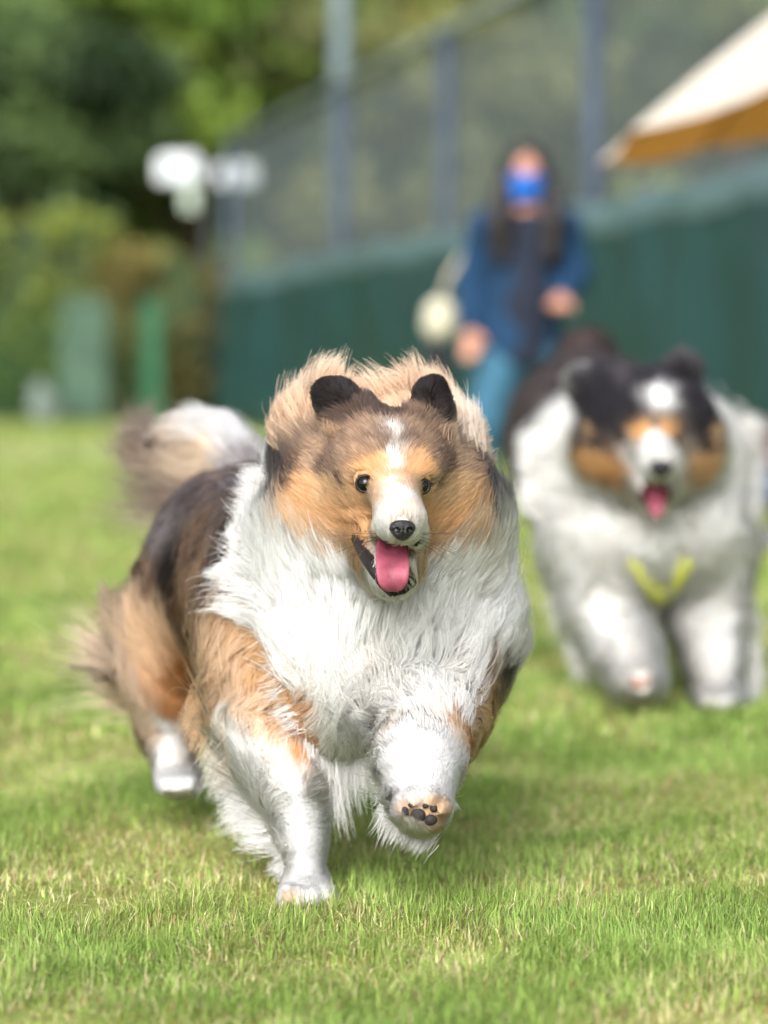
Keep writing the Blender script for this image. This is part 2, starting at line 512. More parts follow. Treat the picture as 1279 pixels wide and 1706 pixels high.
ys = np.concatenate([np.linspace(-12, 1.2, 8), np.linspace(1.3, 5.5, 120), np.linspace(5.6, 14, 40), np.linspace(15, 140, 30)])
gx, gy = np.meshgrid(xs, ys)
gv = np.stack([gx.ravel(), gy.ravel(), ground_h(gx.ravel(), gy.ravel())], -1)
nx_ = len(xs); ii, jj = np.meshgrid(np.arange(len(ys)-1), np.arange(nx_-1), indexing='ij')
q = (ii*nx_ + jj).ravel()
lawn = big_mesh('ground', gv, np.stack([q, q+1, q+nx_+1, q+nx_], 1), soil_mat())
tag(lawn, 'grassy lawn ground with thin worn patches', 'ground', kind='structure')

# ------------------------------------------------------------------ grass
def blades(N, y0, y1, L, wid, dens_pow=1.0, margin=1.35):
    y = y0 + (y1 - y0) * rng.random(N) ** dens_pow
    half = (.165 * y + .10) * margin
    x = (rng.random(N) * 2 - 1) * half
    p = np.stack([x, y, np.zeros(N)], -1)
    thin = vnoise(p, 3.4, 61) * .5 + vnoise(p, 10, 62) * .32 + vnoise(p, 28, 67) * .18           # where the turf is worn
    lush = vnoise(p, 2.1, 63)
    keep = rng.random(N) < np.clip(1.35 - 4.2 * np.clip(thin - .40, 0, 1), .16, 1)
    p = p[keep]; thin = thin[keep]; lush = lush[keep]; n = len(p)
    p[:, 2] = ground_h(p[:, 0], p[:, 1]) - .002
    tuft = vnoise(p, 26, 64)
    Ls = L * (.45 + .9 * rng.random(n)) * (.55 + .55 * lush + .35 * tuft) * np.where(thin > .55, .65, 1)
    ang = rng.random(n) * 2 * math.pi + 0
    flow = (vnoise(p, 11, 65) - .5) * 5
    az = np.where(rng.random(n) < .55, flow + rng.normal(0, .7, n), ang)
    lean = np.clip(rng.normal(.72, .42, n), .02, 1.5)
    dry = rng.random(n) < np.clip(.22 + 1.6 * (thin - .45), .10, .86)
    lean = np.where(dry & (rng.random(n) < .6), rng.uniform(.9, 1.5, n), lean)
    hd = np.stack([np.cos(az), np.sin(az), np.zeros(n)], -1); sd_ = np.stack([-np.sin(az), np.cos(az), np.zeros(n)], -1)
    tw = rng.random(n) * math.pi
    sd_ = sd_ * np.cos(tw * .4)[:, None] + hd * np.sin(tw * .4)[:, None] * .6
    w_ = (wid * (.6 + .8 * rng.random(n)))[:, None]
    def at(t): 
        a = lean * (t ** .8) * .9
        return p + hd * (Ls * t * np.sin(a))[:, None] + np.array([0, 0, 1]) * (Ls * t * np.cos(a))[:, None]
    m1 = at(.5); tp = at(1.0)
    V = np.stack([p - sd_*w_*.5, p + sd_*w_*.5, m1 + sd_*w_*.42, m1 - sd_*w_*.42, tp], 1).reshape(-1, 3)
    b0 = np.arange(n) * 5
    F = np.concatenate([np.stack([b0, b0+1, b0+2], 1), np.stack([b0, b0+2, b0+3], 1), np.stack([b0+3, b0+2, b0+4], 1)])
    g1, g2, g3 = lin((102, 136, 60)), lin((168, 192, 104)), lin((138, 170, 84))
    st, br = lin((216, 204, 158)), lin((164, 132, 92))
    mixv = np.clip(lush * .6 + rng.random(n) * .6 - .1, 0, 1)[:, None]
    big = vnoise(p, .9, 66)[:, None]
    c = g1 * (1 - mixv) + g2 * mixv
    c = c * (1 - .3 * big) + g3 * .3 * big
    yl = np.clip(thin - .3, 0, .6)[:, None]
    c = c * (1 - yl) + lin((184, 194, 104)) * yl
    worn = (.75 * np.exp(-((p[:, 1] - 17.2) / .8) ** 2) * np.clip((-.6 - p[:, 0]) / .5, 0, 1))[:, None]      # pale worn line across the far lawn
    c = c * (1 - worn) + lin((204, 206, 170)) * worn
    dm = (rng.random(n) < .3)[:, None]
    c = np.where(dry[:, None], np.where(dm, br, st), c) * (.5 + .85 * rng.random((n, 1)))
    c5 = np.repeat(c[:, None], 5, 1).copy()
    c5 = c5.reshape(-1, 3)
    return V, F, np.clip(c5, 0, 1)
M_GRASS = attr_mat('grass_blades', .6, .22, .2)
sets = [blades(330000, 1.75, 3.7, .025, .0014, 1.1, 1.5), blades(190000, 3.6, 7.5, .030, .0036, 1.15, 1.9), blades(150000, 7.3, 16, .045, .009, 1.1, 1.9), blades(120000, 15.5, 31, .035, .022, 1.1, 1.9)]
off = 0; VV = []; FF = []; CC_ = []
for V, F, C_ in sets:
    VV.append(V); FF.append(F + off); CC_.append(C_); off += len(V)
gr = big_mesh('grass', np.concatenate(VV), np.concatenate(FF), M_GRASS, None, False, np.concatenate(CC_))
tag(gr, 'short green and straw-coloured grass covering the lawn', 'grass', kind='stuff')

# ------------------------------------------------------------------ hill and trees behind everything
hv = []; nxh, nyh = 40, 16
for j in range(nyh):
    for i in range(nxh):
        x = -60 + 120 * i / (nxh - 1); y = 58 + 60 * j / (nyh - 1)
        hv.append((x, y, -.5 + 26 * (j / (nyh - 1)) ** .8 + 1.5 * math.sin(x * .21 + j) + random.uniform(-.5, .5)))
hf = [(j*nxh+i, j*nxh+i+1, (j+1)*nxh+i+1, (j+1)*nxh+i) for j in range(nyh-1) for i in range(nxh-1)]
tag(mesh_obj('hill', hv, hf, plain('hill_scrub', (74, 92, 48), .95, .4, .5, spec=.1)), 'wooded green hillside rising behind the trees', 'hill', kind='structure')

M_BARK = plain('tree_bark', (88, 74, 60), .9, .3, 6, bump=.5)
M_LEAF = attr_mat('tree_leaves', .6, .35, .2)
def leaf_cloud(clumps, n, size, tones):
    """small leaf faces round clump centres [(centre, radius, tone)]"""
    wts = np.array([c[1] ** 2 for c in clumps]); wts /= wts.sum()
    k = rng.choice(len(clumps), n, p=wts)
    C0 = np.array([c[0] for c in clumps])[k]; Rr = np.array([c[1] for c in clumps])[k]; T0 = np.array([c[2] for c in clumps])[k]
    d = unit(rng.normal(0, 1, (n, 3))); r = Rr * rng.random(n) ** .45
    p = C0 + d * r[:, None] * np.array([1, 1, .72])
    a = unit(rng.normal(0, 1, (n, 3)) + d * .4); b_ = unit(np.cross(a, rng.normal(0, 1, (n, 3))))
    s_ = (size * (.6 + .8 * rng.random(n)))[:, None]
    V = np.stack([p - a*s_, p + b_*s_*.42, p + a*s_, p - b_*s_*.42], 1).reshape(-1, 3)
    F = np.arange(n*4).reshape(n, 4)
    lo_, hi_ = lin(tones[0]), lin(tones[1])
    m = np.clip(T0 + rng.normal(0, .16, n), 0, 1)[:, None]
    c = (lo_ * (1 - m) + hi_ * m) * (.8 + .4 * rng.random((n, 1)))
    return V, F, np.repeat(c, 4, 0)
def tree(x, y, h, spread, tones, label, n=7000, leaf=.13, low=.25):
    root = empty('broadleaf_tree', (x, y, 0), label, 'tree', 'trees behind the fences')
    mb = MB()
    r0 = .035 * h * .6
    top = Vector((x + random.uniform(-.3, .3), y, h * .78))
    mb.tube([(x, y, -.1), (x + .05, y, h*.25), (x + random.uniform(-.2, .2), y, h*.5), top], [r0*1.4, r0, r0*.7, r0*.25], 8)
    clumps = []
    for k in range(22):
        t = low + (1 - low) * random.random(); a = random.uniform(0, 6.283)
        rr = spread * (1.05 - .65 * abs(t - .5)) * math.sqrt(random.random())
        c = (x + rr * math.cos(a), y + rr * math.sin(a) * .8, h * t)
        clumps.append((c, spread * random.uniform(.28, .5), random.random()))
        if k < 9:
            z0 = h * min(.7, max(.2, t - .2))
            mb.tube([(x, y, z0), ((x + c[0])/2, (y + c[1])/2, (z0 + c[2])/2 + .1), c], [r0*.5, r0*.3, r0*.1], 5)
    mb.build('trunk', M_BARK, root, True)
    V, F, C_ = leaf_cloud(clumps, n, leaf, tones)
    big_mesh('crown', V, F, M_LEAF, root, False, C_)
DG = ((70, 94, 62), (150, 172, 106)); MG = ((84, 114, 48), (168, 192, 90)); YG = ((170, 166, 60), (232, 218, 110)); OG = ((84, 94, 58), (166, 170, 112))
tree(-5.6, 34, 10, 2.6, DG, 'dark tree behind the left end of the hedge')
tree(-3.9, 36, 11, 2.7, ((90, 114, 66), (176, 194, 112)), 'mid green tall tree rising above the hedge')
tree(-2.6, 33, 8.6, 2.0, MG, 'fresh green tree between the hedge and the net fence')
tree(-1.2, 37, 10.5, 2.4, MG, 'bright green tree just behind the corner post of the net fence')
tree(.4, 41, 10.5, 2.2, YG, 'yellow flowering tree showing above the top rail of the net fence', 7000, .14)
tree(-.2, 33, 5.6, 2.2, OG, 'low olive tree seen through the net fence beside the corner post')
tree(2.2, 31, 7.5, 2.4, OG, 'olive green tree seen through the net behind the masked person')
tree(4.6, 31, 8.5, 2.5, ((112, 124, 74), (200, 204, 120)), 'yellowish tree seen through the net above the parasol')
tree(6.8, 33, 9, 2.6, OG, 'olive tree behind the net beyond the parasol')
tree(3.4, 40, 11, 2.6, DG, 'dark tall tree deep behind the net fence')
tree(-7.6, 33, 9, 2.4, MG, 'leafy green tree beyond the end of the hedge')
tree(-4.7, 31, 5.0, 1.9, ((46, 64, 44), (112, 136, 82)), 'low dark bushy tree right behind the hedge', low=.35)

# hedge
def hedge(x0, x1, y, depth, h, label, tones, n):
    root = empty('hedge', ((x0+x1)/2, y, 0), label, 'hedge')
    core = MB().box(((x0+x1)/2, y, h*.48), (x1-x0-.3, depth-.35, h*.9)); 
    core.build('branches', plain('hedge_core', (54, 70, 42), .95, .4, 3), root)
    clumps = []
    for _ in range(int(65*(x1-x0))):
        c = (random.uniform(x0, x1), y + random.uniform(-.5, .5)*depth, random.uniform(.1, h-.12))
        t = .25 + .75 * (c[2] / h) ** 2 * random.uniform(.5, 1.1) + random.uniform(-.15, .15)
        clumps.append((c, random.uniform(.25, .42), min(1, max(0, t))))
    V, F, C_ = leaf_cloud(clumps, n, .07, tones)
    big_mesh('foliage', V, F, M_LEAF, root, False, C_)
pl = G(0, 705); pr = G(360, 705)
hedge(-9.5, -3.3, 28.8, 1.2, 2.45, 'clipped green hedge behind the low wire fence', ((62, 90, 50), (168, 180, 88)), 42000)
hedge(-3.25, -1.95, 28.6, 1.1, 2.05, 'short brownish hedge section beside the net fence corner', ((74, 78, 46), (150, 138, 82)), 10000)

# low green wire fence before the hedge
M_GREEN = plain('green_paint', (18, 88, 54), .45, .15, 8)
M_WIRE = plain('green_wire', (56, 104, 66), .5, .1, 8)
YF = 27.2
wf = empty('wire_fence', (-4.5, YF, 0), 'low green welded wire fence in front of the hedge', 'fence')
for x in (-9.2, -6.95, -4.7): MB().box((x, YF, .68), (.07, .07, 1.36)).build('post', M_GREEN, wf)
for z in np.arange(.12, 1.3, .2): MB().tube([(-9.2, YF-.045, z), (-2.65, YF-.045, z)], .007, 5).build('wire', M_WIRE, wf)
for k in range(64): MB().tube([(-9.15 + k*.102, YF-.058, .05), (-9.15 + k*.102, YF-.058, 1.3)], .005, 4).build('wire', M_WIRE, wf)
gp = empty('gate_post', (-2.6, YF, 0), 'bright green square post ending the low wire fence', 'post')
MB().box((-2.6, YF, .69), (.19, .15, 1.38)).build('shaft', M_GREEN, gp)
MB().box((-2.6, YF, 1.40), (.23, .19, .04)).build('cap', M_GREEN, gp)
# pale board leaning on the wire fence and a little pale stone
pb = empty('weathered_board', (-3.35, 26.95, 0), 'pale grey green weathered board leaning on the wire fence', 'board')
mB = Matrix.Rotation(R(-6), 3, 'X')
MB().box((-3.35, 27.0, .74), (.52, .03, 1.36), M=mB).build('panel', plain('weathered_green', (66, 92, 74), .8, .25, 3, bump=.2), pb)
for z in (.25, 1.2): MB().box((-3.35, 26.965 - (.74 - z)*.1, z), (.5, .03, .06), M=mB).build('batten', plain('weathered_batten', (70, 94, 78), .8, .2, 4), pb)
st = Body(); st.E((-3.78, 26.6, .36), (.11, .10, .13)); st.E((-3.72, 26.55, .16), (.17, .13, .2)); st.field((-4.1, 26.3, -.06), (-3.4, 26.9, .62), .02)
V, F = st.surface()
tag(big_mesh('garden_stone', V, F, plain('pale_stone', (108, 120, 112), .85, .25, 5, bump=.4)), 'pale rounded stone standing by the wire fence', 'stone')

# flood lights by the hedge end
M_POLE = plain('grey_steel', (92, 102, 112), .45, .12, 4, metal=.4)
M_LAMPW = plain('white_enamel', (240, 242, 246), .3, .04, 4)
lp = empty('flood_light', tuple(G(350, 703)), 'dark pole carrying two white flood light housings above the hedge', 'flood light')
bx, by = lp.location.x, lp.location.y
MB().tube([(bx, by, 0), (bx, by, 2.95)], [.06, .045], 10).build('pole', plain('dark_pole', (46, 54, 54), .6, .1, 4), lp, True)
MB().box((bx, by, 2.93), (.75, .06, .06)).build('crossbar', M_POLE, lp)
for dx, dz, sz in ((-.34, 2.93, (.50, .30, .36)), (.34, 2.86, (.46, .28, .30))):
    mh = MB(); x, y, z = [s_/2 for s_ in sz]
    P = [(-x,-y,-z),(x,-y,-z),(x*.75,y,-z*.6),(-x*.75,y,-z*.6),(-x,-y,z*.6),(x,-y,z*.6),(x*.75,y,z),(-x*.75,y,z)]
    mh.add([(bx+dx+p[0], by+p[1]-.1, dz+p[2]) for p in P], [(0,3,2,1),(4,5,6,7),(0,1,5,4),(1,2,6,5),(2,3,7,6),(3,0,4,7)])
    hd_ = mh.build('lamp_housing', M_LAMPW, lp)
    bv = hd_.modifiers.new('bevel', 'BEVEL'); bv.width = .04; bv.segments = 3
    MB().box((bx+dx, by-.1-sz[1]/2-.006, dz-.03), (sz[0]*.8, .012, sz[2]*.6)).build('lens', plain('lamp_glass', (214, 222, 230), .12, .05, 6), hd_)
MB().box((bx-.22, by-.1, 2.62), (.14, .12, .34)).build('ballast_box', plain('pale_green_box', (190, 206, 190), .5, .1, 6), lp)

# ------------------------------------------------------------------ tall net fence with a green windscreen
FA = G(384, 712); FD = unit(np.array([-.253, 1.0, 0])); FDn = np.array([FD[1], -FD[0], 0])   # runs away to the left
def FP(s_, z=0.0, o=0.0):                       # s_ metres from the far corner towards the camera, o = towards the lawn
    p = FA - FD * s_; return np.array([p[0], p[1], z]) - np.array([FDn[0], FDn[1], 0]) * o
FLEN, FH = 19.0, 3.0
nf = empty('net_fence', tuple(FP(0)), 'tall grey net fence with steel posts above the green windscreen', 'fence')
M_POST = plain('blue_grey_steel', (58, 70, 88), .6, .12, 4)
def s_at(px):                                   # where a pixel column meets the fence line
    kx = (px - 639.5) / FPX
    return float((FA[0] - kx*FA[1]) / (FD[0] - kx*FD[1]))
posts = [0.05, s_at(570), s_at(742), s_at(985), s_at(985)+3.1, s_at(985)+5.6]
for k, s_ in enumerate(posts):
    r_ = .05 if k != 3 else .052
    MB().tube([FP(s_, -.1), FP(s_, FH + .02)], r_, 12).build('post', M_POST, nf, True)
MB().tube([FP(0, FH), FP(FLEN, FH)], .04, 8).build('top_rail', plain('pale_steel', (150, 160, 164), .4, .1, 4, metal=.4), nf, True)
MB().tube([FP(0, 1.52), FP(FLEN, 1.52)], .02, 8).build('middle_rail', M_POST, nf, True)
def net_mat():
    m, t, b = new_mat('fine_net')
    b.inputs['Base Color'].default_value = (*lin((94, 104, 110)), 1); b.inputs['Roughness'].default_value = .8
    tc = t.nodes.new('ShaderNodeTexCoord'); n = t.nodes.new('ShaderNodeTexNoise'); n.inputs['Scale'].default_value = 1.2; n.inputs['Detail'].default_value = 3
    t.links.new(tc.outputs['Object'], n.inputs['Vector'])
    mp = t.nodes.new('ShaderNodeMapRange'); mp.inputs['To Min'].default_value = .46; mp.inputs['To Max'].default_value = .60
    t.links.new(n.outputs['Fac'], mp.inputs['Value'])
    tr = t.nodes.new('ShaderNodeBsdfTransparent'); mx = t.nodes.new('ShaderNodeMixShader')
    t.links.new(mp.outputs['Result'], mx.inputs[0]); t.links.new(tr.outputs[0], mx.inputs[1]); t.links.new(b.outputs[0], mx.inputs[2])
    t.links.new(mx.outputs[0], t.nodes['Material Output'].inputs['Surface'])
    return m
grid = []
for i in range(40):
    s_ = FLEN * i / 39
    grid.append([tuple(FP(s_, 1.45 + (FH - 1.47) * j / 8, .02 * math.sin(i*.9) * math.sin(j/8*3.14) - .045)) for j in range(9)])
MB().sheet(grid).build('net', net_mat(), nf, True)
# windscreen: a hanging green sheet with folds, eyelets along a paler hem
ws = empty('windscreen', tuple(FP(0, 0, .1)), 'dark green tarpaulin windscreen hung along the lower net fence', 'tarpaulin')
M_TARP = plain('green_tarpaulin', (16, 58, 60), .42, .22, 1.4, bump=.15, spec=.5)
n_i, n_j = 220, 14
def fold(s_, v):
    q = np.array([[s_*.9 + v*.7, v*.8, 0.0], [s_*2.2 - v*1.6, v*1.1, 3.0], [s_*4.5 + v*2.0, v*1.5, 7.0]])
    n = vnoise(q, 1.0, 71) - .5
    return .12 + .16*n[0] + .09*n[1]*(1 - .5*v) + .03*n[2]
P = []
for i in range(n_i):
    s_ = FLEN * i / (n_i - 1); row = []
    for j in range(n_j):
        v = j / (n_j - 1)
        sag = .035 * math.sin(s_ * 2.2) ** 2 * v
        o = fold(s_, v)
        row.append(tuple(FP(s_, .03 + 1.50 * v - sag, o)))
    P.append(row)
o_ = MB().sheet(P).build('sheet', M_TARP, ws, True)
sol = o_.modifiers.new('thickness', 'SOLIDIFY'); sol.thickness = .004
P = []
for i in range(n_i):
    s_ = FLEN * i / (n_i - 1)
    sag = .035 * math.sin(s_ * 2.2) ** 2
    o = fold(s_, 1.0)
    P.append([tuple(FP(s_, 1.40 + .17 * v - sag, o + .014 + .01*math.sin(v*3.14))) for v in (0, .33, .66, 1)])
MB().sheet(P).build('hem', plain('pale_hem', (80, 106, 112), .35, .12, 2, spec=.6), ws, True)

# tall light mast behind the fence
mx_ = W(568, 300, 27.5)
mast = empty('light_mast', (mx_[0], 27.5, 0), 'tall pale grey mast standing behind the net fence', 'mast')
MB().tube([(mx_[0], 27.5, 0), (mx_[0], 27.5, 7.5)], [.13, .10], 12).build('shaft', plain('mast_grey', (98, 114, 118), .5, .08, 3, metal=.2), mast, True)
MB().box((mx_[0], 27.5, .12), (.5, .5, .24)).build('footing', plain('footing_concrete', (140, 138, 130), .9, .2, 5), mast)

# ------------------------------------------------------------------ dogs
WH=(236,236,236); WC=(230,227,221); CR=(228,208,188); LT=(222,192,164); TAN=(206,166,122); OR=(218,162,108); DOR=(176,112,60)
BR=(132,108,92); DB=(92,76,70); DK=(60,54,56); BK=(30,27,29); GY=(168,164,166); PK=(200,160,150)
M_EYE = plain('eye_dark', (10, 7, 6), .07, .1, 20, spec=.45)
M_NOSE = plain('nose_leather', (26, 25, 28), .38, .25, 300, bump=.35, spec=.5)
M_TONGUE = plain('tongue_wet', (146, 70, 88), .5, .22, 60, bump=.3, spec=.35)
M_PAD = plain('paw_pad_leather', (44, 38, 38), .7, .2, 200, bump=.3)
M_CLAW = plain('claw_horn', (70, 58, 52), .45, .2, 80)
M_LIP = plain('dark_lip', (30, 22, 23), .45, .2, 90, spec=.3)
M_TOOTH = plain('tooth_enamel', (236, 228, 210), .3, .05, 60)

def soft(c):
    """tan tones of the coat, mixed towards a pale peach"""
    sat = (max(c) - min(c)) / max(c)
    f = .24 * min(1, max(0, (sat - .22) / .2)) if max(c) > 150 else 0
    return tuple(v*(1-f) + u*f for v, u in zip(c, (236, 208, 182)))
def flap(centre, wid, path, mat, name, parent, groove=.002, thick=.004, nseg=14):
    """a tongue: bent tapering slab with rounded edges and a groove, path = [(p, half width, normal)]"""
    V = []; F = []; n = nseg
    ps = [np.asarray(p, float) for p, _, _ in path]
    for i, (p, hw, nm) in enumerate(path):
        nm = unit(nm); t = unit(ps[min(i+1, len(ps)-1)] - ps[max(i-1, 0)])
        side = unit(np.cross(t, nm)); nm = unit(np.cross(side, t))
        for k in range(n):
            q = 2*math.pi*k/n
            x = math.cos(q); z = math.sin(q)
            zz = z*thick + (groove*(-math.exp(-(x/.22)**2)) if z > 0 else 0) + .0045*(x*x) * (hw/.017)
            V.append(np.asarray(p) + side*x*hw + nm*zz)
    m = len(path)
    for i in range(m-1):
        for k in range(n):
            F.append((i*n+k, i*n+(k+1) % n, (i+1)*n+(k+1) % n, (i+1)*n+k))
    F.append(tuple(range(n-1, -1, -1))); F.append(tuple(range((m-1)*n, m*n)))
    o = mesh_obj(name, V, F, mat, parent)
    s = o.modifiers.new('smooth', 'SUBSURF'); s.levels = 2; s.render_levels = 2
    return o

def nose_mesh(p, w_, name, parent, fwd, mat):
    """leathery nose: rounded wedge with two nostrils; w_ = half width"""
    b = Body()
    f = unit(fwd); r = unit(np.cross(f, (0, 0, 1))); u = np.cross(r, f)
    b.E(p, (w_, w_*.75, w_*.62), np.stack([r, f, u], 1), .004)
    b.E(p - u*w_*.35 + f*w_*.1, (w_*.55, w_*.6, w_*.6), np.stack([r, f, u], 1), .006)
    for s_ in (-1, 1):
        b.cut(p + r*s_*w_*.47 + f*w_*.62 - u*w_*.10, (w_*.24, w_*.34, w_*.2), np.stack([r, f, u], 1), .0015)
        b.cut(p + r*s_*w_*.86 + f*w_*.35 - u*w_*.22, (w_*.28, w_*.2, w_*.08), np.stack([r, f, u], 1), .0015)
    b.cut(p + f*w_*.78 - u*w_*.45, (w_*.05, w_*.2, w_*.5), np.stack([r, f, u], 1), .0015)
    m = w_*1.5
    b.field(p - m, p + m, w_/13)
    V, F = b.surface()
    return big_mesh(name, V, F, mat, parent)

def eye_mesh(p, r, parent, mat=None):
    mb = MB(); mb.ball(p, r, 20, 14)
    o = mb.build('eye', mat or M_EYE, parent, True)
    return o

# ---- running sable dog
def running_sable_dog():
    root = empty('dog', tuple(G(512, 1513)), 'sable and white long-haired dog running with mouth open, front paw lifted', 'dog', 'long-haired dogs running on the lawn')
    b = Body()
    # head
    b.E(W(645, 782, 2.60), (.060, .070, .056), k=.02)
    b.E(W(642, 850, 2.64), (.080, .062, .060), k=.03)
    b.E(W(552, 836, 2.665), (.046, .055, .056), k=.05)
    b.E(W(744, 836, 2.665), (.042, .055, .056), k=.05)
    b.C(W(653, 800, 2.566), .019, W(667, 869, 2.460), .0225, k=.013)
    b.E(W(644, 889, 2.497), (.0125, .032, .0155), k=.008)      # lips
    b.E(W(689, 889, 2.495), (.0120, .032, .0155), k=.008)
    b.C(W(643, 905, 2.58), .030, W(655, 962, 2.50), .0195, k=.012)   # lower jaw
    for px in (613, 697):                                      # brows
        b.E(W(px, 786, 2.550), (.014, .015, .011), k=.016)
    # ears
    def rot(deg):
        c, s_ = math.cos(R(deg)), math.sin(R(deg)); return np.array([[c, 0, -s_], [0, 1, 0], [s_, 0, c]])
    b.C(W(612, 735, 2.62), .026, W(580, 690, 2.615), .020, k=.02)
    b.E(W(566, 668, 2.605), (.027, .010, .0215), rot(-30), k=.012)
    b.C(W(556, 660, 2.603), .012, W(539, 648, 2.600), .006, k=.012)
    b.C(W(702, 735, 2.62), .026, W(717, 695, 2.615), .018, k=.02)
    b.E(W(720, 674, 2.605), (.0185, .010, .0275), rot(8), k=.012)
    b.C(W(722, 650, 2.603), .011, W(728, 640, 2.601), .006, k=.012)
    # mane behind the ears
    b.E(W(530, 730, 2.71), (.038, .05, .042), k=.012)
    b.E(W(702, 728, 2.71), (.050, .05, .038), k=.012)
    # ruff, chest, trunk
    b.E(W(628, 915, 2.74), (.128, .105, .126), k=.065)
    b.E(W(632, 1060, 2.73), (.120, .115, .115), k=.05)
    b.E(W(580, 1170, 2.71), (.062, .075, .060), k=.05)
    b.C(W(560, 990, 2.86), .145, W(425, 965, 3.10), .130, k=.05)
    # supporting foreleg
    b.C(W(455, 1060, 2.79), .085, W(450, 1190, 2.75), .058, k=.04)
    b.chain([(W(455, 1205, 2.745), .056), (W(498, 1320, 2.675), .032), (W(509, 1405, 2.645), .0190), (W(511, 1462, 2.635), .0165)], k=.006)
    b.E(W(512, 1488, 2.612), (.026, .040, .0175), k=.014)
    for px, q in ((482, .0), (500, -.012), (522, -.012), (541, .0)):
        b.E(W(px, 1494, 2.583) + np.array([0, q, 0]), (.0100, .018, .0130), k=.0025)
    # lifted foreleg
    b.C(W(735, 1075, 2.74), .072, W(718, 1185, 2.67), .054, k=.04)
    b.chain([(W(716, 1195, 2.65), .048), (W(700, 1268, 2.545), .035), (W(704, 1335, 2.50), .027)], k=.02)
    b.E(W(705, 1352, 2.487), (.0245, .022, .0205), k=.010)
    for x_, y_ in ((674, 1345), (690, 1329), (716, 1328), (734, 1343)): b.E(W(x_, y_, 2.478), (.0095, .017, .0095), k=.003)
    # hind legs
    b.C(W(335, 1050, 3.10), .085, W(295, 1150, 3.08), .05, k=.04)
    b.chain([(W(292, 1150, 3.08), .042), (W(283, 1215, 3.11), .026), (W(293, 1285, 3.03), .021)], k=.02)
    b.E(W(297, 1303, 3.0), (.025, .038, .016), k=.012)
    for px in (278, 291, 305, 318): b.E(W(px, 1306, 2.972), (.0085, .014, .011), k=.004)
    b.C(W(520, 1070, 3.1), .08, W(545, 1165, 3.04), .045, k=.04)
    b.chain([(W(545, 1165, 3.04), .040), (W(575, 1195, 3.12), .025), (W(572, 1240, 3.17), .021)], k=.02)
    b.E(W(572, 1252, 3.18), (.024, .028, .018), k=.012)
    # tail
    b.chain([(W(425, 850, 3.20), .032), (W(402, 775, 3.24), .025), (W(365, 730, 3.27), .019), (W(320, 720, 3.27), .012), (W(285, 735, 3.26), .006)], k=.008)
    b.field((-.42, 2.36, -.01), (.24, 3.38, .62), .0052)
    E1 = b.hit(609, 807, -.0012); E2 = b.hit(701, 811, -.0008); PADC = b.hit(704, 1357); NOSE = b.hit(670, 880, -.001)
    lipL = [b.hit(x, y, o) for x, y, o in ((597, 884, .006), (602, 897, .0065), (610, 913, .006), (619, 934, .004), (630, 955, .003), (641, 973, .003), (654, 986, .003))]
    lipR = [b.hit(x, y, .0022) for x, y in ((692, 904), (693, 926), (690, 950), (682, 969), (670, 981), (654, 986))]
    b.carve(W(653, 925, 2.495), (.0185, .034, .026), k=.005)
    b.carve(W(653, 950, 2.475), (.0165, .020, .022), k=.005)
    V, F = b.surface()
    g = Groom()
    def c(px, py, Y, r, d, L, c0, c1=None, **k): g.g(b.snap(W(px, py, Y)), r, d, L, soft(c0), soft(c1) if c1 else None, **k)
    S = dict(H=.004, free=.05)
    M_ = dict(H=.008, free=.1)
    # muzzle and face
    c(666, 846, 2.475, .009, (0, .8, .6), .009, WH, **S); c(656, 815, 2.50, .0055, (0, .8, .5), .009, WH, **S)
    c(656, 785, 2.535, .0055, (0, .9, .4), .010, WH, **S); c(654, 762, 2.54, .0065, (0, .9, .4), .011, WH, **S); c(652, 738, 2.55, .0068, (0, .9, .4), .013, WH, WC, **S)
    for s_, ox in ((-1, 0), (1, 0)):
        m = 662
        def f(px): return m + (px - m) if s_ < 0 else m + (m - px)
        c(f(640), 884, 2.46, .008, (s_*.6, .1, .8), .010, WH, **S)
        c(f(630), 902, 2.47, .009, (s_*.6, -.3, .8), .011, WH, WC, **S)
        c(f(640), 912, 2.465, .010, (s_*.4, -.5, .8), .010, WH, **S)
        c(f(627), 846, 2.495, .016, (s_*.6, .2, .8), .010, (226,176,132), LT, **S)
        c(f(611), 880, 2.50, .012, (s_*.7, -.1, .7), .013, LT, **S)
        c(f(638), 806, 2.525, .010, (s_*.4, .7, .6), .009, (230,184,140), **S)
        c(f(637), 772, 2.54, .007, (s_*.2, .9, .5), .011, (226,176,128), **S)
    c(612, 784, 2.535, .0085, (-.4, .8, .4), .010, (228,172,116), **S); c(698, 788, 2.535, .0085, (.4, .8, .4), .010, (228,172,116), **S)
    c(640, 745, 2.55, .009, (-.2, .9, .4), .014, (158,132,112), (124,102,90), **M_); c(600, 758, 2.55, .011, (-.6, .7, .4), .018, (176,146,120), (150,124,104), **M_); c(706, 760, 2.555, .011, (.6, .7, .4), .018, (176,146,120), (150,124,104), **M_); c(570, 775, 2.57, .010, (-.8, .4, .4), .022, (160,132,112), (116,94,84), **M_); c(740, 782, 2.575, .010, (.8, .4, .4), .020, (160,132,112), (116,94,84), **M_); c(668, 745, 2.55, .009, (.2, .9, .4), .014, (158,132,112), (124,102,90), **M_)
    c(600, 828, 2.545, .012, (-.8, 0, .6), .012, (228,180,132), **S); c(712, 832, 2.55, .012, (.8, 0, .6), .012, (228,184,138), **S)
    c(583, 803, 2.555, .007, (-.9, .15, .5), .014, DK, DB, **S); c(728, 806, 2.56, .007, (.9, .15, .5), .014, DK, DB, **S)
    c(560, 786, 2.58, .008, (-.9, .3, .5), .022, DK, BR, **M_)
    c(585, 755, 2.56, .014, (-.75, .5, .5), .022, (158,132,112), (124,102,90), **M_); c(610, 735, 2.565, .012, (-.5, .75, .5), .020, (176,148,124), (150,124,104), **M_)
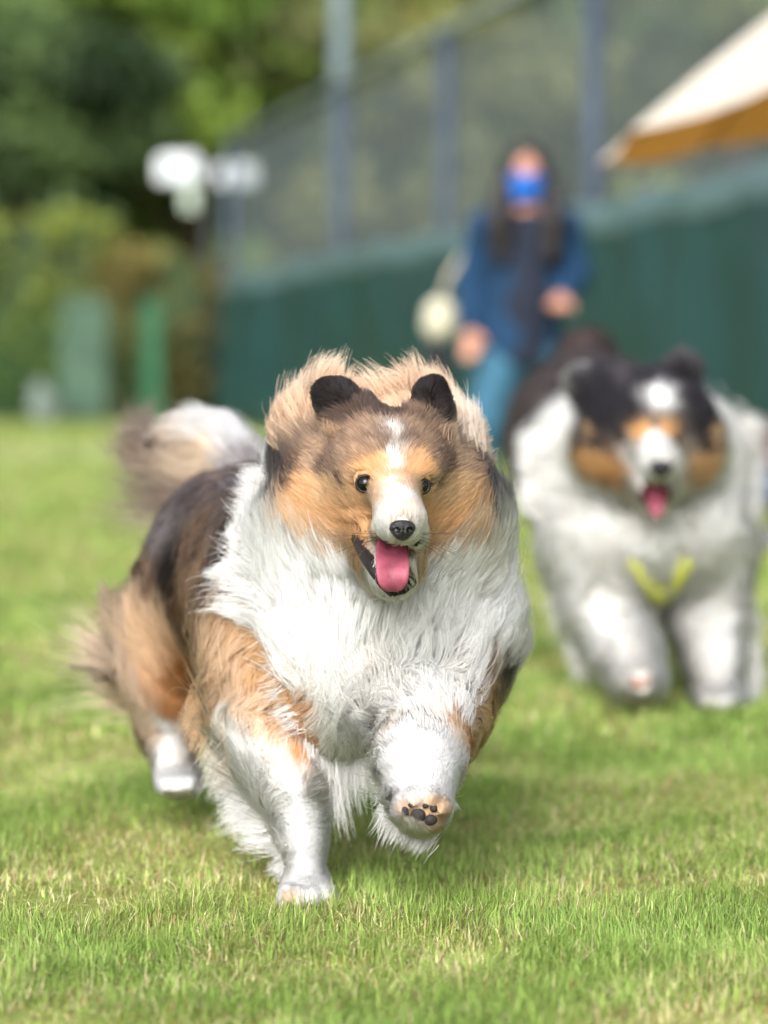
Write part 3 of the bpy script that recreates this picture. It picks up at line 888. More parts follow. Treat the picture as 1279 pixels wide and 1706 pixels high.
    c(540, 750, 2.60, .016, (-.85, .4, .5), .032, (196,164,134), (158,132,112), **M_); c(720, 755, 2.565, .013, (.75, .5, .5), .022, (158,132,112), (124,102,90), **M_)
    c(690, 735, 2.57, .012, (.4, .8, .5), .020, (176,148,124), (150,124,104), **M_); c(760, 765, 2.60, .015, (.9, .3, .5), .028, (196,164,134), (158,132,112), **M_)
    c(785, 775, 2.63, .014, (.9, .25, .5), .032, (158,132,112), (124,102,90), **M_)
    c(640, 697, 2.60, .016, (0, .7, .7), .028, DK, DB, **M_)
    # cheeks
    c(560, 825, 2.58, .016, (-.95, .05, .5), .022, (228,184,138), TAN, **M_); c(530, 845, 2.60, .018, (-.95, .02, .5), .032, TAN, OR, **M_)
    c(508, 812, 2.63, .017, (-.9, .2, .5), .034, (150,118,92), DK, **M_)
    c(555, 880, 2.57, .018, (-.9, -.2, .45), .030, (220,168,114), OR, **M_); c(585, 910, 2.56, .015, (-.7, -.5, .5), .026, OR, (220,160,100), **M_)
    c(515, 885, 2.60, .018, (-.9, -.25, .5), .038, (222,174,122), LT, H=.010); c(560, 930, 2.58, .016, (-.65, -.6, .5), .034, (224,176,124), LT, H=.010)
    c(575, 888, 2.56, .006, (-.8, -.2, .5), .016, DB, OR, **S)
    c(738, 825, 2.58, .016, (.95, 0, .5), .022, (230,188,144), TAN, **M_); c(765, 850, 2.60, .016, (.95, -.05, .5), .030, TAN, (190,140,92), **M_)
    c(735, 890, 2.57, .018, (.85, -.3, .45), .028, (220,168,114), OR, **M_); c(715, 925, 2.56, .014, (.5, -.7, .5), .026, OR, (220,160,100), **M_)
    c(770, 905, 2.60, .016, (.85, -.35, .5), .034, (222,174,124), LT, **M_); c(720, 955, 2.58, .012, (.4, -.8, .4), .028, (224,178,128), LT, **M_)
    c(803, 815, 2.65, .022, (.8, .1, .7), .032, (84,80,84), DK, **M_); c(800, 865, 2.66, .014, (.8, -.15, .7), .034, (120,108,104), GY, **M_)
    c(470, 800, 2.68, .027, (-.7, .2, .75), .045, DK, DK, **M_); c(474, 855, 2.69, .020, (-.8, -.1, .7), .045, (70,60,58), DK, **M_)
    c(462, 755, 2.69, .020, (-.7, .5, .7), .045, DB, DK, **M_)
    # chin and jaw
    c(655, 990, 2.50, .009, (0, -.8, .5), .012, WH, **S); c(622, 962, 2.515, .008, (-.5, -.7, .5), .013, WC, WH, **S); c(690, 968, 2.515, .008, (.5, -.7, .5), .014, (222,186,150), WC, **S)
    c(604, 940, 2.53, .008, (-.6, -.6, .5), .016, (206,150,100), WC, **S)
    # ears
    c(548, 652, 2.595, .013, (-.5, .7, .2), .011, BK, (44,38,38), H=.003, free=.4); c(585, 668, 2.60, .011, (-.4, .6, .3), .008, BK, DK, H=.003, free=.05)
    c(720, 650, 2.595, .013, (.1, .9, .2), .011, BK, (44,38,38), H=.003, free=.4); c(712, 680, 2.595, .010, (0, .8, .3), .010, (44,38,38), DK, H=.003, free=.05)
    c(555, 686, 2.60, .010, (-.4, .6, .3), .010, (40,35,35), DK, H=.003, free=.2); c(722, 692, 2.595, .010, (.1, .8, .3), .010, (44,38,38), DK, H=.003, free=.2)
    c(600, 720, 2.595, .012, (-.4, .75, .4), .026, (120,98,84), DB, H=.006, free=.3); c(565, 722, 2.60, .011, (-.6, .6, .4), .028, (170,140,112), BR, H=.008, free=.3)
    c(690, 722, 2.60, .012, (-.1, .85, .4), .026, (120,98,84), BR, H=.006, free=.3); c(738, 730, 2.60, .011, (.25, .85, .4), .030, (186,156,128), LT, H=.008, free=.4)
    # blown mane
    U = dict(H=.020, free=.55)
    c(500, 700, 2.68, .020, (-.3, .9, .3), .048, (176,142,116), LT, tip=(.05, .95, .3), **U)
    c(475, 735, 2.68, .018, (-.55, .75, .4), .046, (150,122,104), LT, tip=(-.2, .9, .4), **U)
    c(540, 650, 2.69, .020, (.05, .95, .2), .040, (190,152,122), LT, tip=(.35, .8, .3), **U)
    c(575, 660, 2.69, .014, (.2, .9, .2), .039, (180,138,108), LT, tip=(.5, .75, .2), **U)
    c(640, 660, 2.69, .016, (-.3, .9, .3), .039, (180,140,112), LT, tip=(-.75, .55, .2), **U)
    c(690, 650, 2.69, .018, (-.15, .95, .3), .035, (206,162,128), LT, tip=(-.4, .8, .3), **U)
    c(740, 660, 2.69, .018, (.05, .95, .2), .040, (206,170,142), LT, tip=(-.3, .9, .2), **U)
    c(775, 715, 2.675, .018, (.25, .92, .2), .054, (234,218,202), CR, tip=(-.2, .95, .2), **U)
    c(795, 755, 2.68, .012, (.5, .75, .4), .035, (226,196,166), CR, tip=(.1, .9, .4), **U)
    # ruff
    Q = dict(H=.018, free=.25)
    c(430, 800, 2.74, .018, (-.6, .55, .6), .050, WC, WH, **Q); c(450, 870, 2.72, .020, (-.85, .25, .5), .062, WH, **Q)
    c(475, 920, 2.69, .024, (-.9, .05, .4), .062, WH, **Q); c(448, 960, 2.72, .020, (-.95, .0, .4), .062, WC, WH, **Q)
    c(465, 1030, 2.70, .020, (-.95, -.12, .35), .062, WH, **Q); c(505, 1080, 2.66, .020, (-.9, -.3, .3), .064, WH, **Q)
    c(520, 970, 2.64, .026, (-.75, -.4, .3), .058, WH, **Q); c(580, 1000, 2.62, .026, (-.35, -.85, .3), .056, WH, **Q)
    c(540, 1060, 2.63, .026, (-.65, -.7, .2), .062, WH, **Q); c(530, 1130, 2.65, .018, (-.85, -.5, .2), .066, WH, **Q)
    c(600, 1090, 2.615, .024, (-.25, -.95, .1), .062, WH, **Q); c(560, 1150, 2.64, .022, (-.4, -.9, .1), .066, WC, WH, **Q)
    c(590, 1220, 2.645, .022, (-.1, -1, .05), .082, WC, WH, H=.014, free=.5); c(550, 1230, 2.66, .018, (-.1, -1, .1), .085, WC, WH, H=.014, free=.5)
    c(655, 1030, 2.615, .022, (.15, -.95, .2), .055, WH, **Q); c(700, 1000, 2.63, .026, (.55, -.75, .3), .056, WH, **Q)
    c(690, 1090, 2.625, .024, (.35, -.9, .2), .060, WH, **Q); c(760, 980, 2.66, .024, (.85, -.3, .45), .055, WH, WC, **Q)
    c(800, 940, 2.70, .020, (.8, .05, .6), .050, GY, WC, **Q); c(815, 900, 2.72, .016, (.7, .1, .7), .045, (130,126,132), GY, **Q)  # upper right of the white ruff: grey shading put into the strand colour
    c(770, 1050, 2.67, .024, (.9, -.2, .4), .056, WH, **Q); c(810, 1010, 2.71, .022, (.85, 0, .5), .052, WC, WH, **Q)
    c(805, 1090, 2.72, .020, (.9, -.1, .5), .050, WH, WC, **Q); c(740, 1120, 2.65, .020, (.6, -.6, .3), .055, WC, WH, **Q)
    c(630, 1110, 2.612, .008, (.0, -1, .1), .040, (226,204,196), WC, **Q); c(628, 1165, 2.62, .003, (.05, -1, .1), .030, (170,126,118), (206,176,168), **Q)
    c(660, 1170, 2.635, .018, (.15, -1, .1), .070, WC, WH, **Q); c(690, 1190, 2.63, .014, (.25, -.95, .1), .040, WC, WH, H=.012)
    # trunk, near flank
    c(440, 770, 2.85, .024, (-.7, .2, .7), .042, (120,112,114), GY, H=.014); c(400, 790, 2.92, .022, (-.6, .1, .8), .04, DK, (112,104,108), H=.014)
    c(350, 800, 3.02, .024, (-.6, -.1, .8), .042, DB, (130,112,104), H=.014); c(390, 850, 2.88, .024, (-.6, -.2, .7), .04, DK, DB, H=.012)
    c(320, 860, 3.03, .024, (-.6, -.3, .7), .042, (104,92,90), DK, H=.014); c(290, 920, 3.05, .022, (-.6, -.5, .6), .042, (110,98,98), (128,120,124), H=.014)
    c(350, 930, 2.92, .020, (-.5, -.6, .6), .04, (140,112,90), DB, H=.012); c(300, 980, 3.0, .020, (-.5, -.7, .5), .042, DK, BK, H=.012)
    c(400, 930, 2.80, .024, (-.6, -.5, .5), .042, BK, DB, H=.012); c(260, 990, 3.07, .022, (-.6, -.6, .5), .045, (168,134,104), DB, H=.014)
    c(345, 1010, 2.88, .020, (-.55, -.7, .4), .045, (166,132,104), BR, H=.012); c(310, 1050, 2.95, .018, (-.4, -.8, .4), .045, DK, (110,84,66), H=.012)
    c(405, 1010, 2.76, .026, (-.6, -.6, .4), .042, (150,118,94), DB, H=.012); c(270, 1050, 3.06, .022, (-.7, -.5, .5), .055, (176,136,102), DB, H=.014)
    c(235, 1040, 3.12, .020, (-.7, -.5, .6), .05, (128,100,88), DK, H=.014)
    c(350, 1090, 2.80, .022, (-.6, -.75, .3), .048, (196,156,118), BR, H=.012); c(430, 1080, 2.71, .026, (-.5, -.8, .3), .042, (186,142,100), TAN, H=.010)
    # supporting foreleg
    c(460, 1130, 2.69, .026, (-.4, -.85, .2), .040, (210,156,104), TAN, H=.010); c(370, 1150, 2.74, .022, (-.75, -.65, .3), .060, (206,172,134), LT, H=.014, free=.4)
    c(490, 1180, 2.68, .018, (-.1, -.95, .2), .026, (208,146,90), OR, H=.006); c(510, 1235, 2.67, .014, (.1, -1, .1), .020, (208,142,84), (212,146,88), H=.005)
    c(345, 1190, 2.75, .018, (-.75, -.7, .3), .062, TAN, LT, H=.014, free=.5); c(430, 1195, 2.68, .018, (-.4, -.9, .1), .030, TAN, CR, H=.008)
    c(460, 1235, 2.665, .016, (-.3, -.95, .1), .026, (236,216,196), WC, H=.006); c(400, 1240, 2.72, .016, (-.75, -.65, .2), .060, CR, WC, H=.012, free=.6)
    c(500, 1275, 2.65, .014, (0, -1, .1), .014, WH, H=.004); c(450, 1290, 2.69, .014, (-.7, -.7, .2), .060, WC, WH, H=.012, free=.7, tip=(-.85, -.4, .3))
    c(505, 1340, 2.635, .016, (-.1, -1, .1), .010, WH, H=.004); c(470, 1340, 2.685, .012, (-.8, -.5, .3), .062, WC, WH, H=.010, free=.8, tip=(-.95, 0, .3))
    c(508, 1420, 2.61, .016, (-.1, -1, 0), .008, WH, H=.003); c(485, 1405, 2.66, .010, (-.7, -.6, .4), .034, WH, WC, H=.008, free=.7, tip=(-.9, -.3, .3))
    c(483, 1450, 2.65, .010, (-.7, -.6, .3), .020, WH, WC, H=.005, free=.5); c(512, 1470, 2.59, .014, (0, -.7, -.6), .008, WH, H=.003)
    c(483, 1496, 2.57, .004, (0, -.9, -.3), .006, (214,184,160), H=.002); c(502, 1498, 2.56, .004, (0, -.9, -.3), .006, (232,204,178), WC, H=.002); c(535, 1494, 2.56, .009, (0, -.9, -.3), .006, WH, H=.002)
    # lifted foreleg
    c(700, 1250, 2.53, .018, (0, -.9, -.3), .010, WH, H=.004); c(700, 1300, 2.50, .016, (0, -1, -.1), .010, WH, H=.004); c(735, 1300, 2.53, .010, (.6, -.7, .2), .016, WH, H=.005)
    c(655, 1270, 2.56, .010, (-.5, -.85, .1), .028, WC, WH, H=.007, free=.4); c(670, 1330, 2.52, .010, (-.55, -.8, .2), .058, WC, WH, H=.008, free=.8)
    c(650, 1300, 2.57, .010, (-.45, -.9, .2), .060, WC, WH, H=.008, free=.8); c(690, 1385, 2.49, .008, (-.5, -.85, .2), .030, WC, WH, H=.006, free=.7)
    c(750, 1240, 2.60, .010, (.4, -.85, .2), .018, (210,150,96), OR, H=.006); c(740, 1200, 2.60, .012, (.3, -.9, .1), .022, OR, LT, H=.008); c(690, 1215, 2.60, .012, (-.1, -1, .1), .022, (232,206,184), WC, H=.008)
    c(775, 1190, 2.67, .016, (.6, -.75, .3), .040, (214,178,140), TAN, H=.010); c(770, 1150, 2.66, .014, (.8, -.5, .3), .040, (204,172,142), BR, H=.010); c(800, 1140, 2.70, .014, (.85, -.3, .5), .040, DB, DK, H=.010)
    c(765, 1240, 2.68, .012, (.35, -.9, .3), .045, LT, TAN, H=.010, free=.5)
    c(730, 1345, 2.50, .007, (.7, -.4, .3), .010, WH, H=.004)
    c(704, 1356, 2.463, .012, (0, -.6, -.3), .006, (216,184,150), (196,164,130), H=.002)
    # hind quarters
    c(290, 1090, 3.05, .020, (-.85, -.3, .5), .090, (206,166,126), LT, H=.014, free=.6); c(255, 1100, 3.10, .020, (-.95, -.1, .5), .110, (190,150,116), LT, H=.016, free=.7, tip=(-.95, .15, .3))
    c(265, 1150, 3.08, .018, (-.9, -.35, .4), .090, LT, CR, H=.014, free=.7); c(310, 1140, 3.02, .016, (-.2, -.9, .3), .035, (150,102,58), (120,80,48), H=.008)
    c(300, 1185, 3.04, .014, (-.1, -1, .1), .022, (168,112,64), DOR, H=.006); c(270, 1200, 3.09, .012, (-.6, -.7, .4), .04, LT, CR, H=.008, free=.5)
    c(285, 1240, 3.05, .013, (-.1, -1, .1), .014, WC, WH, H=.004); c(297, 1295, 2.98, .016, (0, -.8, -.4), .008, WH, H=.003)
    c(545, 1165, 3.0, .03, (0, -1, .1), .02, (190,130,80), TAN, H=.005); c(572, 1240, 3.15, .03, (0, -1, 0), .01, WH, H=.003)
    c(520, 1090, 3.05, .05, (0, -.7, .5), .05, (150,120,90), BR); c(700, 950, 2.95, .06, (.7, -.1, .7), .05, DB, DK); c(600, 1150, 2.9, .05, (0, -.8, .5), .05, CR, LT)
    c(500, 850, 3.0, .06, (-.2, .3, .9), .045, DB, DK); c(640, 800, 2.80, .04, (0, .5, .8), .05, DB, DK)
    # tail plume
    c(430, 790, 3.20, .022, (-.6, .6, .4), .06, (120,110,112), GY, H=.012, free=.5); c(405, 735, 3.22, .020, (-.6, .6, .3), .065, (200,198,200), WH, H=.014, free=.5)
    c(370, 705, 3.24, .018, (-.85, .4, .2), .055, (206,204,204), (216,216,218), H=.014, free=.55, tip=(-.95, .1, .2)); c(320, 700, 3.25, .018, (-.95, .2, .2), .060, (206,200,194), (190,180,170), H=.014, free=.6, tip=(-.85, -.4, .2))
    c(370, 750, 3.22, .014, (-.9, -.3, .2), .075, (206,184,156), LT, H=.010, free=.7, tip=(-.95, .1, .2)); c(320, 755, 3.24, .014, (-.8, -.6, .1), .10, (212,194,170), (190,170,148), H=.010, free=.8, tip=(-.9, .4, .1))
    c(280, 740, 3.26, .014, (-.8, -.5, .1), .095, (206,190,168), (150,132,116), H=.010, free=.8, tip=(-.5, .85, .1)); c(250, 768, 3.25, .014, (-.7, -.6, 0), .080, (180,160,140), (110,96,88), H=.010, free=.8, tip=(-.75, .65, .1))
    c(290, 715, 3.26, .014, (-.9, .1, .1), .075, (216,210,202), (150,138,128), H=.012, free=.7, tip=(-.6, -.75, .1))
    g.done()
    PADS = [(b.hit(x, y), r_) for x, y, r_ in ((697, 1358, .006), (716, 1365, .0052), (674, 1352, .0038), (685, 1340, .003), (709, 1341, .003), (724, 1346, .0036))]
    def in_mouth(p):
        a = (np.abs((p - W(653, 930, 2.485)) / np.array([.0225, .040, .034])) ** 2).sum(-1) < 1
        for q in lipL: a |= np.linalg.norm(p - q, axis=1) < .0100
        for q in lipR: a |= np.linalg.norm(p - q, axis=1) < .0085
        return a & (p[:, 2] < W(650, 878, 2.48)[2])
    def hide(p):
        e = (np.linalg.norm(p - E1, axis=1) < .0140) | (np.linalg.norm(p - E2, axis=1) < .0128)
        pad = np.zeros(len(p), bool)
        for q_, r_ in PADS: pad |= np.linalg.norm(p - q_, axis=1) < r_
        ns = np.linalg.norm(p - NOSE, axis=1) < .0100
        return in_mouth(p) | e | pad | ns
    vc = g(V)[5]
    mm = in_mouth(V); vc[mm] = lin((58, 36, 38))
    ee = (np.linalg.norm(V - E1, axis=1) < .0135) | (np.linalg.norm(V - E2, axis=1) < .0125); vc[ee] = lin((44, 30, 24))
    big_mesh('body', V, F, M_SKIN, root, True, vc)
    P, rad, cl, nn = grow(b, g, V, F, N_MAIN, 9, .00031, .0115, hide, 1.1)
    h = b.hit
    A = lambda *q: np.array(q, float)
    extra = locks([
        # mane wisps streaming up behind the ears
        (W(478, 720, 2.69), W(535, 655, 2.70), A(-.1, .3, 1), A(.4, .4, .9), .064, 1000, (120,100,88), (222,196,172), .2),
        (W(470, 740, 2.69), W(520, 690, 2.69), A(-.3, .3, 1), A(.1, .4, 1), .060, 500, (190,160,134), (232,210,190), .16),
        (W(535, 655, 2.69), W(585, 690, 2.69), A(.0, .3, 1), A(.4, .4, .8), .055, 700, (176,140,112), (224,194,166), .2),
        (W(530, 650, 2.70), W(565, 650, 2.70), A(-.1, .1, 1), A(.75, .2, .5), .075, 130, (226,190,156), CR, .25),
        (W(622, 690, 2.69), W(695, 655, 2.70), A(-.2, .3, 1), A(-.7, .4, .5), .060, 800, (160,126,102), (226,194,166), .2),
        (W(630, 665, 2.70), W(670, 650, 2.70), A(-.5, .2, .9), A(-1, .2, .25), .060, 170, (228,190,154), CR, .22),
        (W(690, 655, 2.69), W(750, 675, 2.69), A(.0, .3, 1), A(-.3, .4, .9), .052, 900, (176,140,114), (226,198,172), .2),
        (W(742, 750, 2.67), W(790, 765, 2.67), A(.1, .1, 1), A(-.25, .3, 1), .078, 1200, (206,188,172), (236,222,208), .12),
        (W(765, 720, 2.68), W(792, 760, 2.68), A(.2, .2, 1), A(-.25, .3, 1), .052, 500, (214,194,176), CR, .16),
        # ear fringes
        (W(606, 738, 2.58), W(552, 728, 2.59), A(-.35, -.1, .9), A(-.5, .2, .8), .026, 420, (110,88,74), (190,156,124), .3, .008),
        (W(690, 736, 2.58), W(738, 738, 2.59), A(.0, -.1, 1), A(.25, .2, 1), .026, 420, (110,88,74), (200,168,138), .3, .008),
        # ruff edge, blown back
        (W(455, 800, 2.74), W(448, 900, 2.73), A(-.9, .2, .5), A(-.8, .5, .35), .055, 1100, WC, WH, .22, .02),
        (W(448, 900, 2.73), W(450, 1000, 2.72), A(-.95, .1, .2), A(-.95, .3, .05), .060, 1300, WC, WH, .22, .02),
        (W(455, 1000, 2.71), W(490, 1100, 2.69), A(-.95, .1, -.1), A(-.95, .3, -.2), .062, 1200, WC, WH, .24, .02),
        (W(495, 1100, 2.67), W(530, 1190, 2.66), A(-.8, .0, -.5), A(-.9, .2, -.35), .055, 900, WC, WH, .25, .02),
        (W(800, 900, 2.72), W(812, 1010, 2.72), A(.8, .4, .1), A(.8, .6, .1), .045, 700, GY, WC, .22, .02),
        (W(812, 1010, 2.72), W(808, 1110, 2.72), A(.8, .4, -.1), A(.8, .6, -.1), .046, 800, WC, WH, .22, .02),
        # chest hair hanging
        (W(525, 1190, 2.67), W(625, 1200, 2.65), A(-.15, .0, -1), A(.05, .1, -1), .10, 2200, WC, WH, .13, .02),
        (W(530, 1210, 2.67), W(570, 1220, 2.66), A(-.05, .0, -1), A(.08, .1, -1), .125, 900, WC, WH, .12, .015),
        (W(640, 1140, 2.64), W(690, 1150, 2.63), A(-.05, -.1, -1), A(-.25, .2, -1), .085, 900, WC, WH, .14, .015),
        (W(690, 1150, 2.63), W(745, 1150, 2.64), A(.1, -.2, -1), A(.1, .1, -1), .050, 900, WC, WH, .16, .015),
        (W(650, 1140, 2.605), W(752, 1150, 2.605), A(.03, -.15, -1), A(.05, .1, -1), .060, 2600, WC, WH, .13, .02),
        # foreleg feathers
        (W(350, 1150, 2.77), W(400, 1200, 2.74), A(-.7, .3, -.7), A(-.4, .3, -.9), .075, 1100, (196,154,112), (214,182,148), .16, .02),
        (W(400, 1210, 2.72), W(425, 1270, 2.71), A(-.7, .3, -.6), A(-.4, .3, -.9), .080, 1500, CR, WC, .15, .025),
        (W(430, 1260, 2.71), W(455, 1340, 2.69), A(-.7, .4, -.7), A(-.75, .4, -.5), .080, 1500, WC, WH, .16, .02),
        (W(455, 1320, 2.69), W(480, 1400, 2.67), A(-.7, .4, -.5), A(-1, .3, .1), .068, 1000, WC, WH, .2, .015),
        (W(478, 1390, 2.67), W(488, 1455, 2.65), A(-.7, .4, -.6), A(-.9, .3, -.3), .030, 500, WC, WH, .2, .01),
        # lifted foreleg feathers
        (W(665, 1250, 2.58), W(672, 1345, 2.52), A(-.5, .3, -.8), A(-.45, .3, -.9), .058, 1300, WC, WH, .14, .015),
        (W(675, 1360, 2.51), W(725, 1385, 2.50), A(-.35, .3, -.9), A(-.5, .3, -.8), .040, 700, WC, WH, .14, .01),
        (W(770, 1170, 2.68), W(765, 1240, 2.69), A(.3, .3, -.9), A(.1, .4, -.9), .045, 700, (216,182,146), LT, .15, .015),
        (W(735, 1290, 2.55), W(740, 1340, 2.52), A(.8, .2, -.5), A(.7, .3, -.7), .018, 300, WC, WH, .2, .008),
        # breeches
        (W(250, 1060, 3.11), W(280, 1160, 3.08), A(-.8, .4, -.4), A(-.95, .3, .1), .12, 1700, (190,152,118), (236,214,190), .2, .03),
        (W(245, 1080, 3.11), W(270, 1140, 3.09), A(-.8, .4, -.2), A(-.9, .3, .4), .15, 800, (206,170,136), CR, .22, .03),
        (W(285, 1150, 3.07), W(290, 1200, 3.09), A(-.7, .4, -.6), A(-.7, .4, -.6), .07, 600, LT, CR, .2, .02),
        # tail plume
        (W(430, 760, 3.22), W(350, 712, 3.26), A(-.4, .1, .8), A(-.9, .1, .2), .070, 800, (190,188,190), (214,214,216), .2, .02),
        (W(370, 715, 3.26), W(300, 722, 3.26), A(-.8, .1, .6), A(-.8, .1, -.6), .085, 420, (206,202,198), (190,180,168), .2, .02),
        (W(400, 780, 3.22), W(330, 745, 3.26), A(-.8, 0, -.5), A(-.9, .1, .35), .130, 900, (216,196,170), (190,170,150), .2, .02),
        (W(330, 745, 3.25), W(280, 745, 3.26), A(-.7, 0, -.7), A(-.6, .1, .9), .135, 1100, (186,166,144), (96,84,78), .22, .02),
        (W(310, 725, 3.26), W(275, 742, 3.26), A(-1, 0, .1), A(-.2, .1, -1), .10, 900, (210,200,188), (112,98,90), .22, .02),
        (W(400, 800, 3.22), W(340, 770, 3.25), A(-.7, 0, -.8), A(-1, .1, .25), .19, 1200, (180,160,138), (100,88,82), .18, .02),
        (W(400, 820, 3.22), W(360, 790, 3.25), A(-.5, 0, -1), A(-1, .1, .0), .18, 260, (206,190,168), (200,188,172), .22, .02),
        (W(300, 735, 3.26), W(275, 745, 3.26), A(-1, 0, -.3), A(.1, .1, 1), .12, 600, (170,150,132), (86,74,70), .2, .02),
    ])
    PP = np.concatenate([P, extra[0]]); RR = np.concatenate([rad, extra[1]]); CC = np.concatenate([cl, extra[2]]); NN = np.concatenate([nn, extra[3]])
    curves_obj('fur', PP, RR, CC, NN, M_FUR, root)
    # features
    for p, r in ((E1, .0094), (E2, .0086)):
        e = eye_mesh(p, r, root)
        vd = unit(np.array([0, 0, CAM_H]) - p); ux = unit(np.cross(vd, (0, 0, 1))); uy = np.cross(ux, vd)
        ring = [p + vd*r*(.42 - .25*abs(math.cos(q))) + ux*math.cos(q)*r*1.08 + uy*math.sin(q)*r*.92 for q in np.linspace(0, 2*math.pi, 25)]
        MB().tube(ring, .0017, 6, False).build('eyelid', M_LIP, e, True)
    nose_mesh(NOSE, .0138, 'nose', root, (.12, -1, -.05), M_NOSE)
    flap(None, None, [(W(653, 893, 2.530), .013, (0, -.6, .8)), (W(653, 905, 2.504), .0165, (0, -.75, .65)), (W(653, 925, 2.480), .0172, (0, -.9, .4)), (W(654, 948, 2.467), .0178, (0, -1, .2)),
                      (W(654, 966, 2.463), .0170, (0, -1, .05)), (W(655, 978, 2.465), .0125, (0, -1, -.3)), (W(655, 984, 2.470), .005, (0, -.8, -.6))], M_TONGUE, 'tongue', root, .0045)
    MB().tube(lipL, [.0020, .0055, .0074, .0078, .0066, .0050, .0038], 10).build('lip', M_LIP, root, True)
    MB().tube(lipR, [.0015, .0046, .0060, .0056, .0046, .0036], 10).build('lip', M_LIP, root, True)
    for x, y in ((612, 905), (618, 918)):
        MB().ball(b.hit(x, y, .005), (.0013, .0013, .0028), 8, 6).build('tooth', M_TOOTH, root, True)
    for px, py, a, b_ in ((697, 1358, .0062, .0058), (716, 1365, .0055, .0046), (674, 1352, .0034, .0046), (685, 1340, .0028, .0024), (709, 1341, .0026, .0023), (724, 1346, .0034, .0032)):
        MB().ball(b.hit(px, py, .0018), (a*1.3, .0045, b_*1.3), 12, 8).build('paw_pad', M_PAD, root, True)
    for px, py in ((480, 1502), (499, 1506), (521, 1506), (543, 1501)):
        p = b.hit(px, py, -.002)
        MB().tube([p, p + np.array([0, -.006, -.003]), p + np.array([0, -.010, -.008])], [.003, .0024, .0008], 6).build('claw', M_CLAW, root, True)
    # whiskers
    n = 26; Pw = np.zeros((n, 6, 3))
    for i in range(n):
        s_ = -1 if i % 2 else 1
        o_ = b.hit(663 + s_*(22 + 14*rng.random()), 885 + 20*rng.random())
        d = unit(np.array([s_*(.8 + .3*rng.random()), .1 + .4*rng.random(), -.5 + .7*rng.random()]))
        L = .025 + .03*rng.random()
        for k in range(6):
            t = k/5; Pw[i, k] = o_ + d*L*t + np.array([0, 0, -.006*t*t])
    wr = np.tile(np.linspace(.00022, .00006, 6), (n, 1))
    curves_obj('whiskers', Pw, wr, np.tile(lin((60, 46, 40)), (n, 6, 1)), np.tile(np.array([0, -1, 0.]), (n, 1)), M_FUR, root)
    return root

N_MAIN = 480000
running_sable_dog()

